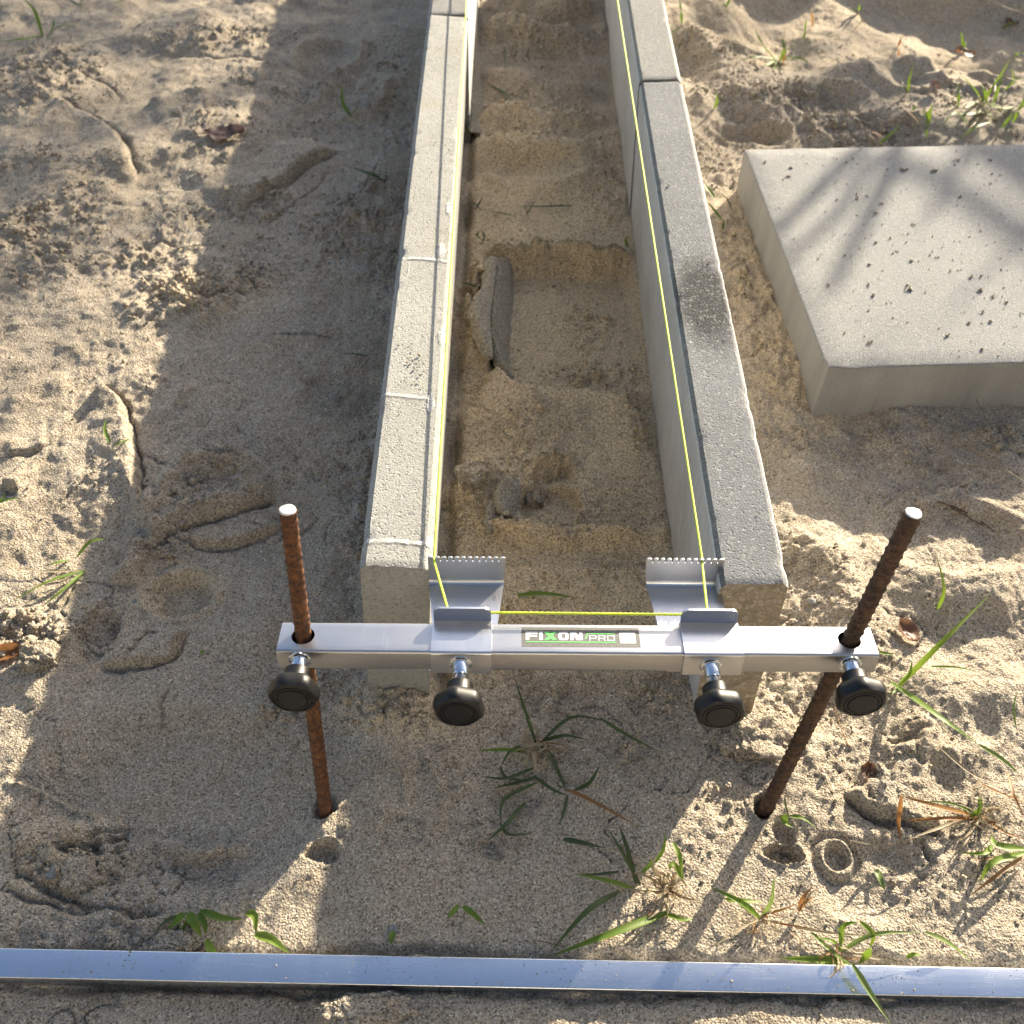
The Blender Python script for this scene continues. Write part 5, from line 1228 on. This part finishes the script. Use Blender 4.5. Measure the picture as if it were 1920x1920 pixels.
leaf(422, 252, 0.062, 0.042, 0.1, 'leaf_dark', 'dark purple brown dead leaf on the sand at upper left', 0.22, 0.22, 0.004, 3)
leaf(1700, 1188, 0.030, 0.024, 1.9, 'leaf_brown', 'brown pointed dead leaf stuck in the sand right of the bar', 0.35, 0.0, 0.006, 4, (0.3, 0.2))
leaf(352, 1775, 0.032, 0.018, 0.1, 'leaf_brown', 'rust brown dead leaf under the weed behind the straightedge', 0.3, 0.1, 0.004, 5)
leaf(14, 1222, 0.036, 0.016, 0.35, 'leaf_orange', 'orange dead leaf at the left edge', 0.4, 0.0, 0.005, 6, (0.5, 0))
leaf(1808, 100, 0.050, 0.024, 0.3, 'leaf_brown', 'small brown dead leaf on the ridge of the dark hollow', 0.35, 0.1, 0.006, 7, (0.3, 0.2))
leaf(1752, 162, 0.026, 0.020, 1.1, 'leaf_dark', 'nearly black dead leaf left of the largest grass group', 0.4, 0.1, 0.008, 8, (0.5, 0.3))
leaf(1905, 38, 0.060, 0.030, 0.5, 'leaf_brown', 'brown dead leaf in the upper right corner', 0.3, 0.1, 0.006, 9)
leaf(1628, 1448, 0.018, 0.014, 1.2, 'leaf_brown', 'small brown leaf scrap half buried in the sunlit sand', 0.3, 0.1, 0.002, 10)
# pebbles
def pebble(px, py, r, mat, label, seed):
    bm = bmesh.new(); bmesh.ops.create_icosphere(bm, subdivisions=3, radius=1.0); q = np.random.default_rng(seed)
    o3 = q.uniform(-9, 9, 3)
    for v in bm.verts:
        k = 1 + 0.18 * float(vn(np.array([v.co.x * 1.4 + o3[0] + v.co.z]), np.array([v.co.y * 1.4 + o3[1]]), seed)[0])
        v.co = Vector((v.co.x * r * 1.2 * k, v.co.y * r * k, v.co.z * r * 0.75 * k))
    o = from_bm('pebble', bm, mat, sharp=180); c = at(px, py, 0); g = ground_z(c[0], c[1]); c = at(px, py, g)
    o.location = (c[0], c[1], g + r * 0.4); o.rotation_euler = (0, 0, q.uniform(0, 3)); tag(o, label, 'pebble', 'pebbles')
pebble(1521, 1130, 0.0042, M['kerb_pale'], 'pale grey pebble at the sawn end of the right kerb', 1)
pebble(1620, 1020, 0.0028, M['sand_crumb'], 'small yellowish pebble on top of the sunlit dune', 2)
pebble(97, 1640, 0.0048, M['kerb_grey'], 'dark pebble beside the small flat clod in the lower left footprint', 3)
pebble(738, 1745, 0.0040, M['kerb_grey'], 'dark round pebble behind the middle of the straightedge', 4)
pebble(255, 1130, 0.0036, M['kerb_grey'], 'dark pebble in the shade left of the sand hollow', 5)

# ------------------------------------------------------------------ bare tree towards the sun (its branches shade the slab)
def tree():
    dist = 3.4
    S3 = SUN
    def up(px, py, k=1.0):
        p = at(px, py, 0.071); return p + S3 * dist * k
    limbs = [([(1760, 180), (1680, 230), (1600, 290), (1540, 350), (1450, 440)], 0.026, 1.0),
             ([(1700, 310), (1600, 380), (1540, 430), (1470, 490)], 0.020, 1.06),
             ([(1780, 240), (1680, 310), (1630, 400), (1560, 540)], 0.026, 0.97),
             ([(1920, 200), (1830, 260), (1780, 340), (1740, 410)], 0.018, 1.10),
             ([(2000, 420), (1900, 470), (1840, 520), (1780, 580)], 0.008, 1.05)]
    top = up(1900, 150, 1.1)
    tx, ty = top[0] + 1.6, top[1] - 0.1
    root = empty('bare_tree', (tx, ty, -0.1)); tag(root, 'bare tree standing out of view whose branches shade the slab', 'tree')
    b0 = np.array([tx, ty, -0.1]); o = np.array(root.location[:])
    trunk = catmull(np.array([[0, 0, 0], [0.05, 0.02, 1.2], [-0.05, 0.05, 2.4], [0.05, 0, 3.6], [0, 0, 5.0]]), 30)
    tube_path('trunk', trunk, 0.13, M['bark'], 0.05, 12, 0, 0.0, root, lambda t: 1 - 0.75 * t)
    for k, (pp, r, kk) in enumerate(limbs):
        W = [up(x, y, kk) for x, y in pp]
        st_ = np.array([0, 0, min(4.6, max(1.5, W[0][2] - 0.5))]) + o
        mid = (st_ + W[0]) / 2 + np.array([0, 0, 0.25])
        P = catmull(np.array([st_, mid] + W), 40) - o[None]
        tube_path('branch', P, r, M['bark'], 0.03, 8, 0, 0.0, root, lambda t: 1.7 - 1.35 * t)
tree()
def thin_crown():
    """leafless birch far off towards the sun: its twigs thin the light over the upper left ground"""
    r = random.Random(5); D = 11.0
    c0 = np.array([-0.95, 1.95, 0.0]) + SUN * D
    tx, ty = c0[0] - 1.4, c0[1] + 0.8
    root = empty('birch_tree', (tx, ty, -0.1)); tag(root, 'leafless birch standing out of view whose twigs dapple the far ground', 'tree')
    o = np.array(root.location[:])
    tube_path('trunk', catmull(np.array([[0, 0, 0], [0.04, 0, 2], [0, 0.05, 4], [0.02, 0, 6.5]]), 30), 0.10, M['bark'], 0.06, 10, 0, 0.0, root, lambda t: 1 - 0.8 * t)
    right = np.cross(SUN, [0, 0, 1.0]); right /= np.linalg.norm(right); upv = np.cross(right, SUN)
    for k in range(64):
        gx_ = r.uniform(-1.15, -0.53); gy_ = r.uniform(1.08, 2.3)
        p = np.array([gx_, gy_, 0]) + SUN * (D + r.uniform(-0.8, 0.8))
        a = r.uniform(-0.5, 0.9); L = r.uniform(0.25, 0.45)
        d = -right * math.cos(a) * 0.6 + upv * math.sin(a)
        st_ = o + np.array([0, 0, min(6.2, p[2] + r.uniform(-0.2, 0.6))])
        P = np.array([p - d * L / 2, p + d * L * 0.1 + SUN * 0.05, p + d * L / 2])
        tube_path('branch', catmull(P, 14) - o[None], r.uniform(0.010, 0.020), M['bark'], 0.03, 6, 0, 0.0, root, lambda t: 1.0 - 0.6 * t)
    for k in range(34):
        p = np.array([r.uniform(0.18, 1.15), r.uniform(1.50, 2.5), 0]) + SUN * (D + r.uniform(-0.8, 0.8))
        a = r.uniform(-0.5, 0.9); L = r.uniform(0.25, 0.45); d = -right * math.cos(a) * 0.6 + upv * math.sin(a)
        tube_path('branch', catmull(np.array([p - d * L / 2, p + d * L * 0.1 + SUN * 0.05, p + d * L / 2]), 14) - o[None], r.uniform(0.010, 0.019), M['bark'], 0.03, 6, 0, 0.0, root, lambda t: 1.0 - 0.6 * t)
    for k in range(5):
        gx_ = -0.75 - 0.15 * k; gy_ = 1.35 + 0.2 * k
        p = np.array([gx_, gy_, 0]) + SUN * D
        st_ = o + np.array([0, 0, min(6.0, p[2] + 0.2)])
        tube_path('branch', catmull(np.array([st_, (st_ + p) / 2 + [0, 0, .2], p, p - right * 0.3]), 20) - o[None], 0.022, M['bark'], 0.04, 6, 0, 0.0, root, lambda t: 1.2 - 0.8 * t)
thin_crown()
# sand grains and smears on the straightedge
pts = []; rad = []
si = st.matrix_basis
for k in range(150):
    u = nrg.uniform(-0.44, 0.44)
    if k < 50: u = [-0.30, -0.11, 0.02, 0.17, 0.30][k % 5] + nrg.normal() * 0.012
    r_ = 0.0004 + 0.0011 * nrg.beta(0.9, 5)
    p = si @ Vector((u, nrg.uniform(-0.0105, 0.0105), 0.0055 + r_ * 0.5)); pts.append(p[:]); rad.append(r_)
tag(balls('sand_grains', np.array(pts), np.array(rad), M['sand_crumb']), 'sand grains lying on the straightedge', 'sand', kind='stuff')

# ------------------------------------------------------------------ added brick house behind the camera: blocks low sky, bounces sunlight into shade
def brick():
    t = NT('grey_brick')
    b = t.n.new('ShaderNodeTexBrick'); b.inputs['Scale'].default_value = 1.0
    b.inputs['Brick Width'].default_value = 0.22; b.inputs['Row Height'].default_value = 0.065; b.inputs['Mortar Size'].default_value = 0.006
    b.inputs['Color1'].default_value = (0.085, 0.081, 0.074, 1); b.inputs['Color2'].default_value = (0.120, 0.115, 0.105, 1); b.inputs['Mortar'].default_value = (0.19, 0.185, 0.17, 1)
    t.l.new(t.mapping((1, 1, 1), (math.radians(90), 0, 0)), b.inputs['Vector'])
    return t.set(Base_Color=b.outputs['Color'], Roughness=0.9)
M['brick'] = brick()
M['roof_tile'] = NT('roof_tile').set(Base_Color=(0.10, 0.055, 0.045), Roughness=0.8)
M['window_glass'] = NT('window_glass').set(Base_Color=(0.03, 0.035, 0.04), Roughness=0.08)
M['frame_white'] = NT('frame_white').set(Base_Color=(0.7, 0.7, 0.68), Roughness=0.5)
def box(name, lo, hi, mat, parent):
    bm = bmesh.new(); bmesh.ops.create_cube(bm, size=1.0)
    for v in bm.verts: v.co = Vector([(lo[k] + hi[k]) / 2 + v.co[k] * (hi[k] - lo[k]) for k in range(3)])
    return from_bm(name, bm, mat, parent, smooth=False)
hs = empty('added_brick_house', (0.5, -3.9, -0.05)); tag(hs, 'added grey brick house behind the camera, unseen, blocking sky and bouncing light', 'house')
box('wall', (-5.5, -6.0, 0), (5.5, 0, 5.2), M['brick'], hs)
bm = bmesh.new()
vs = [bm.verts.new(p) for p in ((-5.8, 0.35, 5.1), (5.8, 0.35, 5.1), (5.8, -6.35, 5.1), (-5.8, -6.35, 5.1), (-5.8, -3, 7.6), (5.8, -3, 7.6))]
for f in ((0, 1, 5, 4), (2, 3, 4, 5), (0, 4, 3), (1, 2, 5), (0, 3, 2, 1)): bm.faces.new([vs[k] for k in f])
from_bm('roof', bm, M['roof_tile'], hs, smooth=False)
for wx_ in (-3.4, 2.2):
    fr = box('window', (wx_, 0.002, 1.0), (wx_ + 1.4, 0.03, 2.3), M['frame_white'], hs)
    box('pane', (wx_ + 0.07, 0.031, 1.07), (wx_ + 1.33, 0.036, 2.23), M['window_glass'], fr)
box('door', (-0.9, 0.002, 0.05), (0.1, 0.035, 2.15), M['frame_white'], hs)
